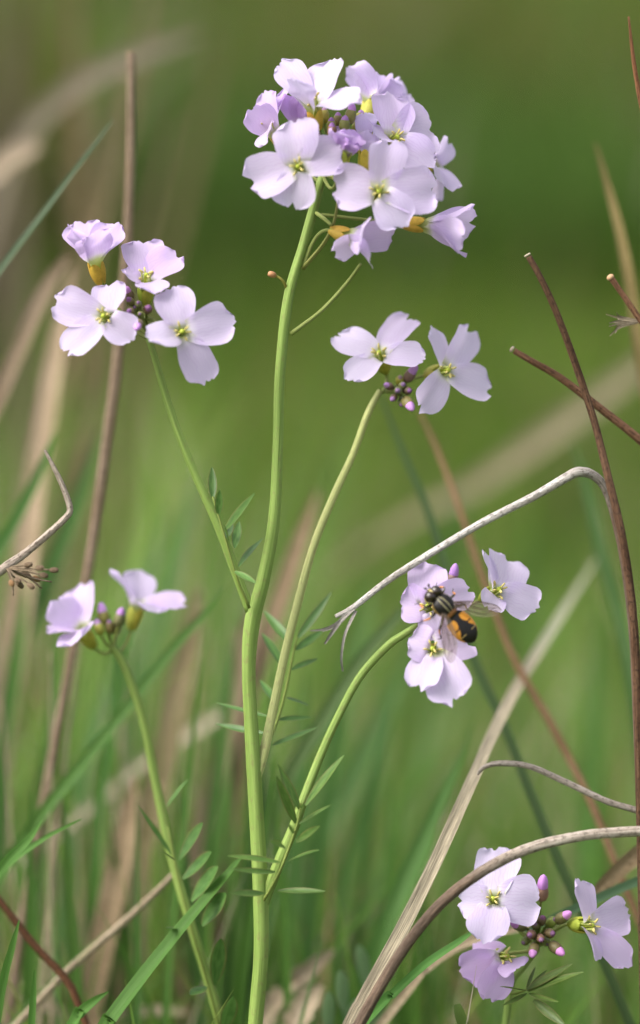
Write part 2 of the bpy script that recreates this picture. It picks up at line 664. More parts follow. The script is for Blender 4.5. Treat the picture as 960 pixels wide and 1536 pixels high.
# close behind the flowers, taller on the left
n = 9500
Y = 0.028 + 0.38 * rng.random(n) ** 1.35
X = rng.uniform(-0.16, 0.16, n) * (1 + Y)
hl = np.where(X < 0.0, 0.080, 0.0) * np.clip((-X) / 0.03, 0, 1)
H = rng.uniform(0.060, 0.125, n) + hl * rng.random(n) ** 1.6 + 0.015 * rng.random(n)
keep = ~((H > 0.135) & (Y < 0.085)) & ~((X > 0.02) & (H > 0.112) & (Y < 0.15)) & (rng.random(n) < np.where(X > 0.015, 0.62, 1.0))
turf('meadow_grass', 'dense green grass and dry blades growing close behind the flower stems', rng, X[keep], Y[keep], H[keep],
     rng.uniform(0.0007, 0.0021, keep.sum()), 7, 0.15, 0.30, [(0.075, 0.165, 0.022), (0.110, 0.210, 0.032), (0.055, 0.125, 0.022), (0.140, 0.235, 0.045), (0.100, 0.180, 0.060), (0.150, 0.190, 0.045)],
     np.full(keep.sum(), 1.50))
# short turf at the plants' feet and nearer the camera (below the frame)
n = 1800
Y = rng.uniform(-0.40, 0.03, n)
X = rng.uniform(-0.3, 0.3, n)
turf('short_turf', 'short green turf round the feet of the flower stems', rng, X, Y, rng.uniform(0.025, 0.075, n), rng.uniform(0.0012, 0.003, n), 5, 0.15, 0.5)
# middle distance
n = 9000
Y = 0.36 + 1.1 * rng.random(n)
X = rng.uniform(-0.35, 0.35, n) * (0.6 + Y)
pn = smooth_noise(X, Y, 6.0, 0.7)
H = rng.uniform(0.035, 0.095, n) * (1 + 0.25 * pn)
turf('meadow_sward', 'out of focus green sward in the middle distance', rng, X, Y, H, rng.uniform(0.002, 0.0045, n), 5, 0.06, 0.5, [(0.080, 0.155, 0.016), (0.105, 0.185, 0.020), (0.060, 0.125, 0.016), (0.125, 0.200, 0.028), (0.145, 0.175, 0.028)],
     0.90 + 0.32 * smooth_noise(X, Y, 7.0, 3.0))
# far meadow, in patches of green, olive and dry growth
n = 42000
Y = 1.46 + 9.0 * rng.random(n) ** 1.5
X = rng.uniform(-0.5, 0.5, n) * (0.6 + Y)
pn = smooth_noise(X, Y, 3.2, 2.2)
drymask = (smooth_noise(X, Y, 2.4, 5.1) + np.where(X < -0.10 * Y, 0.35, 0)) > 0.42
gr = [(0.058, 0.125, 0.018), (0.075, 0.145, 0.022), (0.050, 0.105, 0.018), (0.095, 0.155, 0.030)]
ol = [(0.105, 0.125, 0.020), (0.125, 0.125, 0.028), (0.090, 0.120, 0.016)]
H = rng.uniform(0.07, 0.20, n) * (1 + 0.3 * pn)
far_dark = np.clip((Y - 2.0) / 1.0, 0, 1) * np.clip((0.012 * Y + 0.02 - X) / (0.03 * Y) , 0, 1)     # far grass is coloured darker towards the left
MUL = 1.02 - 0.40 * far_dark * (0.75 + 0.25 * smooth_noise(X, Y, 5.0, 1.0)) + 0.14 * smooth_noise(X, Y, 1.9, 4.0)
a = ~drymask
turf('far_meadow', 'far out of focus green meadow grass', rng, X[a], Y[a], H[a], rng.uniform(0.004, 0.009, a.sum()), 4, 0.05, 0.5, gr, MUL[a])
a = drymask
turf('far_olive_growth', 'far out of focus olive brown patches of dry growth', rng, X[a], Y[a], H[a] * 1.25, rng.uniform(0.004, 0.009, a.sum()), 4, 0.12, 0.4, ol, MUL[a])

# ------------------------------------------------------------------ flowers
PALE, LILAC, VIOLET = (0.665, 0.575, 0.79), (0.585, 0.41, 0.715), (0.47, 0.24, 0.61)


def tint(t):
    """0 pale .. 1 lilac .. 2 violet"""
    a, b, f = (PALE, LILAC, t) if t <= 1 else (LILAC, VIOLET, t - 1)
    return tuple(x + (y - x) * f for x, y in zip(a, b))


WP = [(0, .12), (.10, .20), (.22, .42), (.36, .70), (.52, .92), (.66, 1.0), (.80, 1.0), (.90, .90), (.96, .74), (1.0, .50)]
NV, NU = 17, 11


def wprof(v):
    return float(np.interp(v, [a for a, b in WP], [b for a, b in WP]))


def petal_mesh(C, axis, T, width, twist, seed, inv, lift=0.6e-3, curl=0.0, cup=0.10, throat=2.2e-3):
    r = random.Random(seed)
    od = T - C
    L = od.length
    od = od - axis * od.dot(axis)
    if od.length < 1e-6:
        od = axis.orthogonal()
    od.normalize()
    P0 = C - axis * throat + od * 0.45e-3
    Q = C + axis * lift + od * 0.9e-3
    P1 = Q + (T - Q) * 0.45 + axis * (0.06 * L)
    ph = [r.uniform(0, 6.28) for _ in range(8)]
    asym = r.uniform(-0.16, 0.16)
    notch = r.uniform(-0.05, 0.10)
    slant = r.uniform(-0.05, 0.05)
    ruf = r.uniform(0.04, 0.085)
    bow = r.uniform(-0.05, 0.05)
    ctr = catmull([P0, Q, P1, T], NV * 4)
    # reparametrise by length
    cs = [0.0]
    for i in range(1, len(ctr)):
        cs.append(cs[-1] + float(np.linalg.norm(ctr[i] - ctr[i - 1])))
    tot = cs[-1]

    def mid(v):
        x = min(max(v, 0), 1.06) * tot
        k = int(np.searchsorted(cs, x))
        k = min(max(k, 1), len(ctr) - 1)
        f = (x - cs[k - 1]) / max(cs[k] - cs[k - 1], 1e-9)
        return Vector(ctr[k - 1] + (ctr[k] - ctr[k - 1]) * f)

    W0 = axis.cross(od).normalized()
    V, Fc, UVs = [], [], []
    for i in range(NV):
        v = i / (NV - 1)
        v = 1 - (1 - v) ** 1.15
        for j in range(NU):
            u = 2 * j / (NU - 1) - 1
            side = 1 + (asym if u > 0 else -asym) * v
            edge = 0.05 * math.sin(7 * v + ph[0] + (3 if u > 0 else 0)) + 0.03 * math.sin(15 * v + ph[1] + (1 if u > 0 else 0))
            w = width * 0.5 * wprof(v) * (side + edge * v)
            tipw = v ** 6
            ve = v * (1 - 0.10 * abs(u) ** 2.2 * tipw) + tipw * (slant * u - notch * math.exp(-(u / 0.28) ** 2)
                                                               + 0.026 * math.sin(4 * u + ph[2]) + 0.020 * math.sin(10 * u + ph[3]))
            p = mid(ve)
            t = (mid(ve + 0.02) - mid(ve - 0.02)).normalized()
            Wd = (W0 - t * W0.dot(t)).normalized()
            Wd = Matrix.Rotation(R_(twist) * min(1, v * 1.6), 3, t) @ Wd
            N = Wd.cross(t).normalized()
            if N.dot(axis) < 0 and abs(N.dot(axis)) > 0.3:
                N = -N
            s = abs(u)
            hz = width * (cup * (u * u) * (0.3 + v) * 0.9                                    # gutter along the midrib
                          + ruf * s * v * math.sin(6.5 * v + ph[4] + (2.2 if u > 0 else 0))    # edge waves
                          + 0.025 * v * math.sin(5 * u + ph[5])
                          + curl * v ** 4 * -0.6)
            V.append(inv @ (p + Wd * (u * w + bow * width * v * v) + N * hz))
            UVs.append((0.5 + 0.5 * u * wprof(v), v))
    for i in range(NV - 1):
        for j in range(NU - 1):
            a = i * NU + j
            Fc.append((a, a + 1, a + NU + 1, a + NU))
    return mk_mesh('petal', V, Fc, M['petal'], UVs)


def axis_matrix(C, axis, roll=0.0):
    z = axis.normalized()
    x = z.cross(Vector((0.21, 0.37, 0.9))).normalized()
    y = z.cross(x)
    m = Matrix((x, y, z)).transposed().to_4x4() @ Matrix.Rotation(roll, 4, 'Z')
    m.translation = C
    return m


def lathe(prof, ns=10, squash=1.0):
    V, Fc, UVs = [], [], []
    for i, (rr, z) in enumerate(prof):
        for j in range(ns):
            a = 2 * math.pi * j / ns
            V.append((math.cos(a) * rr, math.sin(a) * rr * squash, z))
            UVs.append((j / ns, z * 1000))
    for i in range(len(prof) - 1):
        for j in range(ns):
            a, b = i * ns + j, i * ns + (j + 1) % ns
            Fc.append((a, b, b + ns, a + ns))
    Fc.append(tuple(range(ns))[::-1])
    Fc.append(tuple((len(prof) - 1) * ns + j for j in range(ns)))
    return V, Fc, UVs


mm = 1e-3
# shared small meshes (z = flower axis, origin = flower centre)
V_, F_, U_ = lathe([(0.4 * mm, -4.7 * mm), (0.9 * mm, -4.4 * mm), (0.95 * mm, -2.8 * mm), (0.9 * mm, -1.4 * mm), (0.55 * mm, -1.0 * mm),
                    (0.42 * mm, 0.3 * mm), (0.36 * mm, 1.4 * mm), (0.5 * mm, 1.7 * mm), (0.3 * mm, 2.0 * mm), (0.05 * mm, 2.05 * mm)], 12)
ME_RECEPT = mk_mesh('receptacle', V_, F_, M['recept'], U_)
V_, F_, U_ = lathe([(0.4 * mm, -4.7 * mm), (0.9 * mm, -4.4 * mm), (0.95 * mm, -2.8 * mm), (0.9 * mm, -1.6 * mm), (0.3 * mm, -1.4 * mm)], 12)
ME_CLOSED = mk_mesh('receptacle_closed', V_, F_, M['recept'], U_)


def stamen_mesh(h, spread):
    pts = [Vector((0.5 * mm, 0, -1.8 * mm)), Vector((0.8 * mm, 0, 0)), Vector((spread * 0.8, 0, h * 0.7)), Vector((spread, 0, h))]
    q = [Vector(a) for a in catmull(pts, 8)]
    V, Fc, UVs = tube_geo(q, [0.16 * mm] * 8, 6)
    nf = len(Fc)
    b = len(V)
    V2, F2, U2 = lathe([(0.05 * mm, -0.6 * mm), (0.22 * mm, -0.4 * mm), (0.28 * mm, 0), (0.22 * mm, 0.4 * mm), (0.05 * mm, 0.55 * mm)], 8, 0.7)
    rot = Matrix.Rotation(R_(55), 3, 'Y')
    V += [rot @ Vector(v) + q[-1] for v in V2]
    Fc += [tuple(i + b for i in f) for f in F2]
    return mk_mesh('stamen', V, Fc, None, UVs + U2, mats=[M['filament'], M['anther']], fmat=[0] * nf + [1] * len(F2))


ME_STAMEN = [stamen_mesh(2.1 * mm, 1.05 * mm), stamen_mesh(2.4 * mm, 0.9 * mm), stamen_mesh(1.4 * mm, 1.4 * mm)]


def sepal_mesh():
    V, Fc, UVs = [], [], []
    n, k = 9, 7
    for i in range(n):
        v = i / (n - 1)
        rr = (0.60 + 0.80 * math.sin(math.pi * min(1, v * 0.62 + 0.06)) ** 0.8) * mm
        zz = (-4.7 + 4.4 * v) * mm
        half = R_(44) * (0.55 + 0.5 * math.sin(math.pi * (0.15 + 0.7 * v))) * (1 if v < 0.75 else math.sqrt(max(0.02, 1 - ((v - 0.75) / 0.26) ** 2)))
        for j in range(k):
            u = 2 * j / (k - 1) - 1
            a = u * half
            bul = rr * (1 + 0.10 * (1 - u * u))
            V.append((math.cos(a) * bul, math.sin(a) * bul, zz))
            UVs.append((j / (k - 1), v))
    for i in range(n - 1):
        for j in range(k - 1):
            a = i * k + j
            Fc.append((a, a + 1, a + k + 1, a + k))
    return mk_mesh('sepal', V, Fc, M['sepal'], UVs)


ME_SEPAL = sepal_mesh()


def bud_meshes():
    c = lathe([(0.25 * mm, 0), (0.85 * mm, 0.35 * mm), (1.12 * mm, 1.1 * mm), (1.10 * mm, 1.9 * mm), (0.88 * mm, 2.5 * mm), (0.62 * mm, 2.75 * mm)], 12)
    t = lathe([(0.6 * mm, 1.4 * mm), (0.92 * mm, 2.1 * mm), (0.80 * mm, 2.9 * mm), (0.48 * mm, 3.5 * mm), (0.10 * mm, 3.75 * mm)], 12)
    # four shallow sepal seams
    def seam(v):
        a = math.atan2(v[1], v[0])
        k = 1 - 0.09 * abs(math.cos(2 * a)) ** 6
        return (v[0] * k, v[1] * k, v[2])
    return (mk_mesh('bud', [seam(v) for v in c[0]], c[1], M['bud'], c[2]),
            mk_mesh('bud_petals', [seam(v) for v in t[0]], t[1], M['budtip'], t[2]))


ME_BUD, ME_BUDTIP = bud_meshes()


def pedicel(plant, root, Cb, axis, w0=6, w1=5, col=(1, 1, 1), name='pedicel', sag=0.004):
    ctl = Cb - axis * sag
    P = [root + (ctl - root) * 0.0]
    q = []
    for i in range(14):
        t = i / 13
        q.append(root * (1 - t) ** 2 + ctl * (2 * t * (1 - t)) + Cb * t * t)
    rad = [(w0 + (w1 - w0) * i / 13) * S / 2 for i in range(14)]
    rad[-1] *= 1.3
    V, Fc, UVs = tube_geo(q, rad, 8, 0.05)
    inv = WM[plant.name].inverted()
    return link(name, mk_mesh(name, [inv @ v for v in V], Fc, M['pedicel'], UVs), plant, None, col)


FSEED = [100]


def flower(plant, c, d, ax, petals, root=None, calyx=(1, 1, 1), lift=0.6, stam=True, pcol=(1, 1, 1), cb=4.5, throat=2.2):
    """c centre pixel, d depth mm, ax axis in camera terms (right, up, towards camera),
    petals: (tip x, tip y, depth offset mm, width px, twist deg, tint, curl)"""
    C = at(c[0], c[1], d)
    axis = vdir(*ax)
    Mw = axis_matrix(C, axis, rnd.uniform(0, 6))
    f = link('flower', ME_RECEPT if stam else ME_CLOSED, plant, Mw)
    inv = Mw.inverted()
    for p in petals:
        tx, ty, dd, w, tw, ti, cu = (list(p) + [0, 0, 0])[:7]
        FSEED[0] += 1
        Tp = at(tx, ty, d + dd)
        me = petal_mesh(C, axis, Tp, w * S * 1.06, tw, FSEED[0], inv, lift * mm, cu, throat=throat * mm)
        ti = ti + rnd.uniform(-0.15, 0.15)
        link('petal', me, f, Mw, tint(max(0, min(2, ti))))
    base_roll = rnd.uniform(0, 1.5)
    for k in range(4):
        link('sepal', ME_SEPAL, f, Mw @ Matrix.Rotation(base_roll + k * math.pi / 2, 4, 'Z'), tuple(x * rnd.uniform(.9, 1.1) for x in calyx))
    if stam:
        for k in range(6):
            a = base_roll + k * math.pi / 3 + rnd.uniform(-.25, .25)
            link('stamen', ME_STAMEN[k % 3], f, Mw @ Matrix.Rotation(a, 4, 'Z') @ Matrix.Rotation(rnd.uniform(-.1, .1), 4, 'Y'))
    if root is not None:
        Cb = C - axis * cb * mm
        pedicel(plant, at(*root), Cb, axis, col=pcol)
    return f


def bud(plant, c, d, ax, size=1.0, root=None, col=(1, 1, 1), tipcol=(1, 1, 1), tip=1.0):
    """c = middle of the bud"""
    axis = vdir(*ax)
    size *= 0.65
    C = at(c[0], c[1], d) - axis * 1.9 * mm * size
    Mw = axis_matrix(C, axis, rnd.uniform(0, 3)) @ Matrix.Diagonal((size, size, size * rnd.uniform(.95, 1.12), 1))
    b = link('bud', ME_BUD, plant, Mw, col)
    if tip > 0:
        Mt = Mw @ Matrix.Translation((0, 0, (tip - 1) * 1.1 * mm)) if tip < 1 else Mw @ Matrix.Diagonal((1, 1, tip, 1))
        link('bud_petals', ME_BUDTIP, b, Mt, tipcol)
    if root is not None:
        pedicel(plant, at(*root), C + axis * 0.2 * mm, axis, 4.5, 4, (0.8, 0.8, 0.7), sag=0.0025)
    return b


def leaflet_mesh(P0, P1, w, face, bend, seed, inv, wide=False):
    r = random.Random(seed)
    n = 12
    ctl = (P0 + P1) / 2 + face * bend * (P1 - P0).length
    P, W = [], []
    for i in range(n):
        t = i / (n - 1)
        P.append(P0 * (1 - t) ** 2 + ctl * 2 * t * (1 - t) + P1 * t * t)
        s = math.sin(math.pi * (0.04 + 0.96 * t) ** (1.25 if wide else 0.9)) ** (0.6 if wide else 0.75)
        W.append(max(0.10, s) * w / 2 if t < 0.99 else w * 0.06)
    V, Fc, UVs = ribbon_geo(P, W, face, 0.35, 5)
    UVs = [(u, i // 5 / (n - 1) * 2) for i, (u, v) in enumerate(UVs)]
    return mk_mesh('leaflet', [inv @ v for v in V], Fc, M['leaf'], UVs)


LS = [500]


def leaf(plant, rachis, leaflets, col=(1, 1, 1), rw=5):
    """rachis: (x,y,d) list base to tip; leaflets: (x0,y0,x1,y1,d0,d1,width px[,wide])"""
    pts = [at(*p) for p in rachis]
    q = [Vector(a) for a in catmull(pts, 16)]
    V, Fc, UVs = tube_geo(q, [rw * S / 2 * (1 - 0.45 * i / 15) for i in range(16)], 7, 0.05)
    inv = WM[plant.name].inverted()
    lf = link('leaf', mk_mesh('leaf', [inv @ v for v in V], Fc, M['pedicel'], UVs), plant, None, (0.75, 0.85, 0.6))
    for a in leaflets:
        x0, y0, x1, y1, d0, d1, w = a[:7]
        w *= 1.15 if len(a) > 7 else 1.1
        LS[0] += 1
        r = random.Random(LS[0])
        fc = vdir(r.uniform(-.5, .5), 0.7 + r.uniform(-.3, .3), 0.75)
        k = r.uniform(0.8, 1.2)
        link('leaflet', leaflet_mesh(at(x0, y0, d0), at(x1, y1, d1), w * S, fc, r.uniform(-.06, .10), LS[0], inv, len(a) > 7),
             lf, None, tuple(c * k for c in col))
    return lf


def plant_root(label, px):
    """Empty at the foot of a plant whose stem's last point is px"""
    pts = [at(*p) for p in px]
    q, _ = to_ground(pts, [1] * len(pts))
    b = q[-1].copy()
    o = link('cuckoo_flower', None, None, Matrix.Translation(b))
    o.empty_display_size = 0.02
    tag(o, label, 'flower', 'wild flowers')
    return o


# ---- main plant
MS = [(506, 196, 3, 8.28), (494, 235, 2, 12), (480, 278, 0, 13.8), (470, 315, 0, 14.7), (454, 372, 0, 14.7), (432, 450, 0, 15.6), (420, 560, 0, 15.6), (417, 660, 0, 15.6), (411, 780, 0, 17.5),
      (395, 868, 0, 20.2), (378, 935, 0, 23.9), (373, 1010, 0, 20.2), (378, 1110, 0, 21.2), (385, 1230, 0, 22.1), (391, 1345, 0, 23), (391, 1440, 0, 22.1), (381, 1560, 2, 22.1)]
main = plant_root('tall pale lilac cuckoo flower with four flower heads, the top one big and domed', [p[:3] for p in MS])
stalk('stem', MS, 'stem', None, None, parent=main, ns=14, wob=0.02, n=90, ridge=0.05)
stalk('branch', [(222, 505, 0, 9), (232, 535, 0, 10), (248, 590, 0, 11), (270, 655, 0, 12), (300, 727, 0, 13), (328, 790, 0, 14), (350, 848, 0, 15), (376, 918, 0, 15)],
      'stem', None, None, parent=main, ground=False, ns=12, wob=0.02, n=50, ridge=0.05)
stalk('branch', [(570, 586, 9, 9), (552, 620, 8, 11), (530, 680, 8, 11), (500, 745, 7, 12), (470, 820, 6, 12), (445, 910, 5, 13), (425, 990, 4, 13), (407, 1075, 3, 14), (395, 1130, 1, 15), (383, 1172, 0, 14)],
      'palestem', None, None, parent=main, ground=False, ns=12, wob=0.02, n=50, ridge=0.05)
stalk('branch', [(628, 937, 0, 9), (605, 952, 0, 11), (580, 970, 0, 12), (540, 1015, 0, 12), (507, 1075, 0, 12), (480, 1135, 0, 13), (457, 1195, -1, 14), (441, 1240, -1, 16), (420, 1290, -1, 17), (402, 1335, 0, 18), (391, 1368, 0, 17)],
      'stem', None, None, parent=main, ground=False, ns=12, wob=0.02, n=50, ridge=0.05)

OCH = (1.05, 0.85, 0.55)
YEL = (0.95, 1.0, 0.85)
GRN = (0.75, 0.95, 0.55)
# top flower head
flower(main, (449, 252), -9, (-.12, .10, 1), [(437, 179, 0, 66, 0, .25), (513, 224, 1, 62, 0, .2), (441, 314, 0, 60, 0, .05), (372, 276, 1, 66, 0, .2)], (478, 285, 0))
flower(main, (568, 288), -9, (.05, .02, 1), [(584, 209, 1, 56, 14, .3), (657, 284, 2, 70, -6, .25), (604, 342, -1, 58, 12, .05), (499, 280, 0, 68, 4, .35)], (488, 262, 0))
flower(main, (470, 160), -4, (-.15, .75, .62), [(418, 93, 3, 48, 0, .1), (505, 88, 2, 66, -12, .05), (441, 120, -6, 50, 12, .15), (540, 150, -5, 44, 10, .0)], (494, 235, 2), OCH)
flower(main, (410, 196), 1, (-.62, .75, .25), [(377, 160, -3, 48, 10, .8), (398, 138, 3, 46, 0, .7), (432, 132, 2, 40, 0, .5), (391, 208, -6, 42, 20, .45, .4)], (480, 275, 0), OCH, throat=2.0)
flower(main, (450, 184), 4, (-.25, .9, .2), [(432, 140, -3, 34, 0, 1.6), (448, 136, -4, 34, 0, 1.5), (462, 146, 1, 30, 0, 1.4), (446, 150, 4, 30, 0, 1.3)], (490, 240, 2), YEL, stam=False)
flower(main, (556, 152), 9, (.15, .75, -.45), [(521, 101, 0, 64, 0, .45), (568, 110, 1, 76, 0, .4), (527, 150, 6, 50, 0, .4), (594, 128, 3, 64, 0, .35)], (503, 205, 3), YEL, stam=False)
flower(main, (594, 155), 12, (.55, .8, -.1), [(600, 118, 2, 44, 0, .3), (613, 142, 2, 40, 0, .3), (585, 130, 6, 44, 0, .4), (616, 158, -2, 36, 0, .2)], (503, 205, 3), YEL, stam=False)
flower(main, (590, 210), -1, (.40, .22, .88), [(586, 142, 3, 66, 0, .45), (648, 190, 5, 80, 0, .4), (648, 250, -1, 64, 0, .3), (563, 205, -5, 56, 40, .25)], (497, 225, 2), YEL)
flower(main, (652, 246), 10, (.85, .22, .40), [(674, 211, 2, 40, 0, .15), (676, 286, -4, 56, 20, .3), (648, 305, 1, 50, 0, .3), (640, 216, 5, 40, 0, .3)], (488, 258, 2), YEL, stam=False)
flower(main, (640, 338), -1, (.95, -.10, .25), [(712, 304, -2, 48, 16, .6), (692, 385, -4, 52, 10, .65), (712, 336, 5, 50, 0, .5), (697, 352, -8, 46, 0, .6)], (482, 322, 0), OCH, throat=2.5, stam=False)
flower(main, (527, 356), -5, (.75, -.30, .55), [(499, 381, -2, 36, 20, .35), (556, 396, -6, 50, 0, .45), (592, 352, 0, 52, 0, .6), (556, 352, -9, 54, 10, .4, .5)], (455, 402, 0), OCH, throat=2.4, stam=False)
# the half-open bloom, like a small rose
flower(main, (514, 232), -5, (.22, .92, .30), [(502, 197, -4, 44, 0, .9), (522, 193, -3, 44, 10, 1.0), (533, 204, -5, 38, -10, 1.15), (516, 192, 5, 44, 0, 1.4)], (484, 262, 0), GRN, stam=False, throat=1.6)
flower(main, (519, 222), -7, (.40, .75, .50), [(516, 200, -2, 28, 0, 1.7), (532, 207, -1, 26, 20, 1.5), (524, 199, 2, 30, 0, 1.8), (530, 218, -3, 26, -20, 1.3)], None, GRN, stam=False, throat=1.2)
# pale, yellow-based bloom in the middle
flower(main, (548, 195), -1, (.05, .97, .1), [(546, 168, -2, 30, 0, .0), (560, 174, 0, 30, 0, .1), (552, 172, 3, 30, 0, .1), (540, 180, 2, 26, 0, .1)], (494, 240, 2), (1.25, 1.25, .8), stam=False)
flower(main, (552, 222), -3, (.15, .95, .1), [(550, 196, -2, 26, 0, .0), (560, 200, 0, 24, 0, .1), (556, 199, 3, 24, 0, .1), (545, 202, 2, 22, 0, .1)], (494, 245, 2), (1.1, 1.2, .6), stam=False)
for c, d, ax, sz, tc, tp, cc in [((473, 201), -6, (-.2, .9, .4), 1.15, (1, 1, 1), 1.0, (2.2, 1.3, 4.0)), ((498, 195), -5, (0, .9, .3), 1.2, (.7, .6, .7), .7, (1.6, 1.1, .8)),
                                 ((517, 184), -4, (.1, .95, .2), 1.35, (.9, .8, .9), .8, (1.6, 2.2, .7)), ((526, 172), -2, (.2, .95, .1), 1.45, (1.1, .9, 1.1), 1.0, (1.8, 2.2, .8)),
                                 ((541, 175), 2, (.1, .95, .1), 1.4, (1, 1, 1), .6, (2.6, 3.2, .8)), ((478, 182), 1, (-.1, .95, .2), 1.3, (.8, .8, .8), .6, (2.6, 3.0, .7)),
                                 ((486, 172), 3, (0, .95, .2), 1.35, (1, 1, .8), .5, (2.8, 3.2, .8)), ((507, 177), 2, (0, 1, .1), 1.2, (.7, .6, .7), .7, (1.5, 1.6, .7)),
                                 ((497, 187), 0, (0, 1, .1), 1.3, (.7, .6, .7), .7, (2.0, 2.6, .6)), ((535, 190), 2, (.1, 1, .1), 1.3, (.7, .6, .7), .7, (2.0, 2.6, .6))]:
    bud(main, c, d, ax, sz, (503, 210, 3), cc, tc, tp)
# bare and withered flower stalks on the main stem
stalk('pedicel', [(541, 396, -2, 5), (520, 425, 0, 6), (482, 466, 0, 6), (436, 501, 0, 7)], 'pedicel', None, None, parent=main, ground=False, n=18)
stalk('pedicel', [(508, 296, -3, 4), (500, 336, -3, 5), (485, 366, -2, 6), (454, 403, 0, 7)], 'pedicel', None, None, (0.7, 0.6, 0.5), parent=main, ground=False, n=18)
stalk('pedicel', [(497, 338, -4, 5), (486, 328, -3, 6), (472, 318, 0, 6)], 'pedicel', None, None, (1.2, 1.2, 1.2), parent=main, ground=False, n=12)
w = stalk('pedicel', [(413, 413, -1, 4), (424, 421, -1, 4), (431, 434, 0, 5)], 'pedicel', None, None, (1.1, 0.8, 0.5), parent=main, ground=False, n=12)
link('withered_tip', ME_BUD, w, axis_matrix(at(414, 414, -1), vdir(-.9, .3, .3)) @ Matrix.Scale(0.55, 4), (3.5, 2.2, 1.5))

# left flower head
flower(main, (142, 390), -1, (-.20, .85, .45), [(103, 338, -4, 66, 10, .75), (138, 342, -6, 60, 6, .85, .3), (168, 330, 0, 50, 30, .6, .5), (118, 334, 6, 56, 0, .9)], (225, 505, 0), OCH, throat=1.6, stam=False)
flower(main, (219, 424), -3, (.05, .80, .60), [(212, 362, 6, 62, 0, .75), (270, 382, 3, 60, 0, .75), (182, 408, -1, 48, 10, .6), (232, 442, -6, 46, 0, .4)], (224, 500, 0), GRN)
flower(main, (160, 476), -7, (-.30, .12, .95), [(80, 450, 2, 56, -6, .4), (167, 424, 3, 52, 0, .4), (198, 512, -2, 50, -8, .1), (98, 531, 0, 52, 8, .25)], (222, 508, 0), GRN)
flower(main, (271, 499), -8, (.20, .06, .97), [(258, 431, 2, 58, 0, .35), (353, 484, 2, 60, -6, .35), (310, 576, 1, 52, 0, .4), (220, 512, -4, 50, 34, .2)], (224, 508, 0), GRN)
for c, d, sz, tc, tp, cc in [((193, 440), -3, 1.25, (1.1, .9, 1), 1.0, (1.3, 1.3, 1.0)), ((195, 452), -5, 1.05, (.5, .4, .45), .7, (1.3, 1.5, .8)), ((208, 456), -6, .9, (.4, .35, .4), .5, (1.1, 1.5, .8)),
                             ((222, 463), -5, 1.2, (.6, .45, .5), .8, (1.5, 1.1, 1.0)), ((195, 467), -7, 1.0, (.5, .4, .5), .7, (1.3, 1.3, .9)), ((210, 471), -7, .75, (.4, .4, .4), .5, (1.2, 1.6, .8)),
                             ((203, 462), -4, .9, (.5, .5, .5), .5, (1.4, 2.2, .8)), ((207, 487), -8, 1.25, (1.35, 1.2, 1.35), 1.15, (1.6, 1.6, 1.3))]:
    bud(main, c, d, ((c[0] - 212) / 60, (470 - c[1]) / 40, .9), sz, (223, 503, 0), cc, tc, tp)
stalk('pedicel', [(240, 489, -4, 5), (228, 480, -3, 6), (216, 477, 0, 6)], 'pedicel', None, None, parent=main, ground=False, n=10)

# middle flower head, a little behind
flower(main, (571, 536), 8, (-.20, .50, .85), [(503, 503, 3, 50, 8, .1), (615, 474, 5, 54, -10, .25), (637, 540, -3, 44, 0, .0), (523, 571, -3, 46, 0, .0)], (574, 588, 9), GRN)
flower(main, (664, 557), 8, (.60, .10, .80), [(648, 492, 1, 32, 0, .1), (706, 492, 5, 54, 10, .1), (736, 590, 2, 56, -8, .0), (628, 617, -4, 50, 0, .05)], (580, 588, 9), YEL)
for c, d, sz, tc, tp, cc in [((616, 561), 8, 1.5, (1, .9, 1), 1.1, (1.5, 1.2, 1.4)), ((583, 579), 7, 1.0, (1.1, 1, 1.1), 1.0, (1.5, 1.2, 1.4)), ((613, 606), 6, 1.5, (1.2, 1.1, 1.2), 1.1, (1.8, 2.0, 1.0)), ((597, 586), 6, 1.15, (.5, .5, .5), .6, (.9, 1.3, .7)),
                             ((612, 586), 7, 1.15, (.5, .4, .5), .6, (1.0, .9, .8)), ((590, 597), 7, .95, (.9, .8, .9), .9, (1.3, 1.2, 1.0)), ((600, 570), 9, 1.2, (.6, .7, .4), .5, (2.6, 3.2, .7)), ((602, 604), 8, 1.0, (.6, .5, .6), .6, (1.2, 1.8, .7)), ((604, 578), 7, 1.1, (.5, .5, .5), .6, (1.2, 1.7, .7))]:
    bud(main, c, d, ((c[0] - 600) / 30, (585 - c[1]) / 30, .8), sz, (580, 588, 9), cc, tc, tp)

# flower head with the hoverfly
flower(main, (645, 912), -2, (-.30, .20, .93), [(648, 842, 2, 60, 0, .6), (602, 906, 1, 56, 0, .6), (709, 884, -1, 50, 30, .5), (660, 960, -1, 46, 0, .35)], (630, 938, 0), GRN)
flower(main, (650, 975), -5, (-.08, .22, 1), [(613, 962, 0, 58, 14, .35), (706, 960, 2, 66, -10, .45), (626, 1036, -5, 54, 14, .1), (684, 1057, -5, 66, 0, .2)], (632, 938, 0), YEL)
flower(main, (742, 888), 3, (.45, .30, .84), [(724, 826, -1, 36, 40, .15), (764, 838, 5, 72, 0, .2), (806, 916, 1, 54, 10, .2), (730, 914, -3, 42, 0, .1)], (640, 935, 1), GRN)
bud(main, (679, 868), 3, (.2, .95, .1), 1.5, (636, 932, 2), (1.6, 1.2, 1.6), (1, .9, 1.1), 1.25)

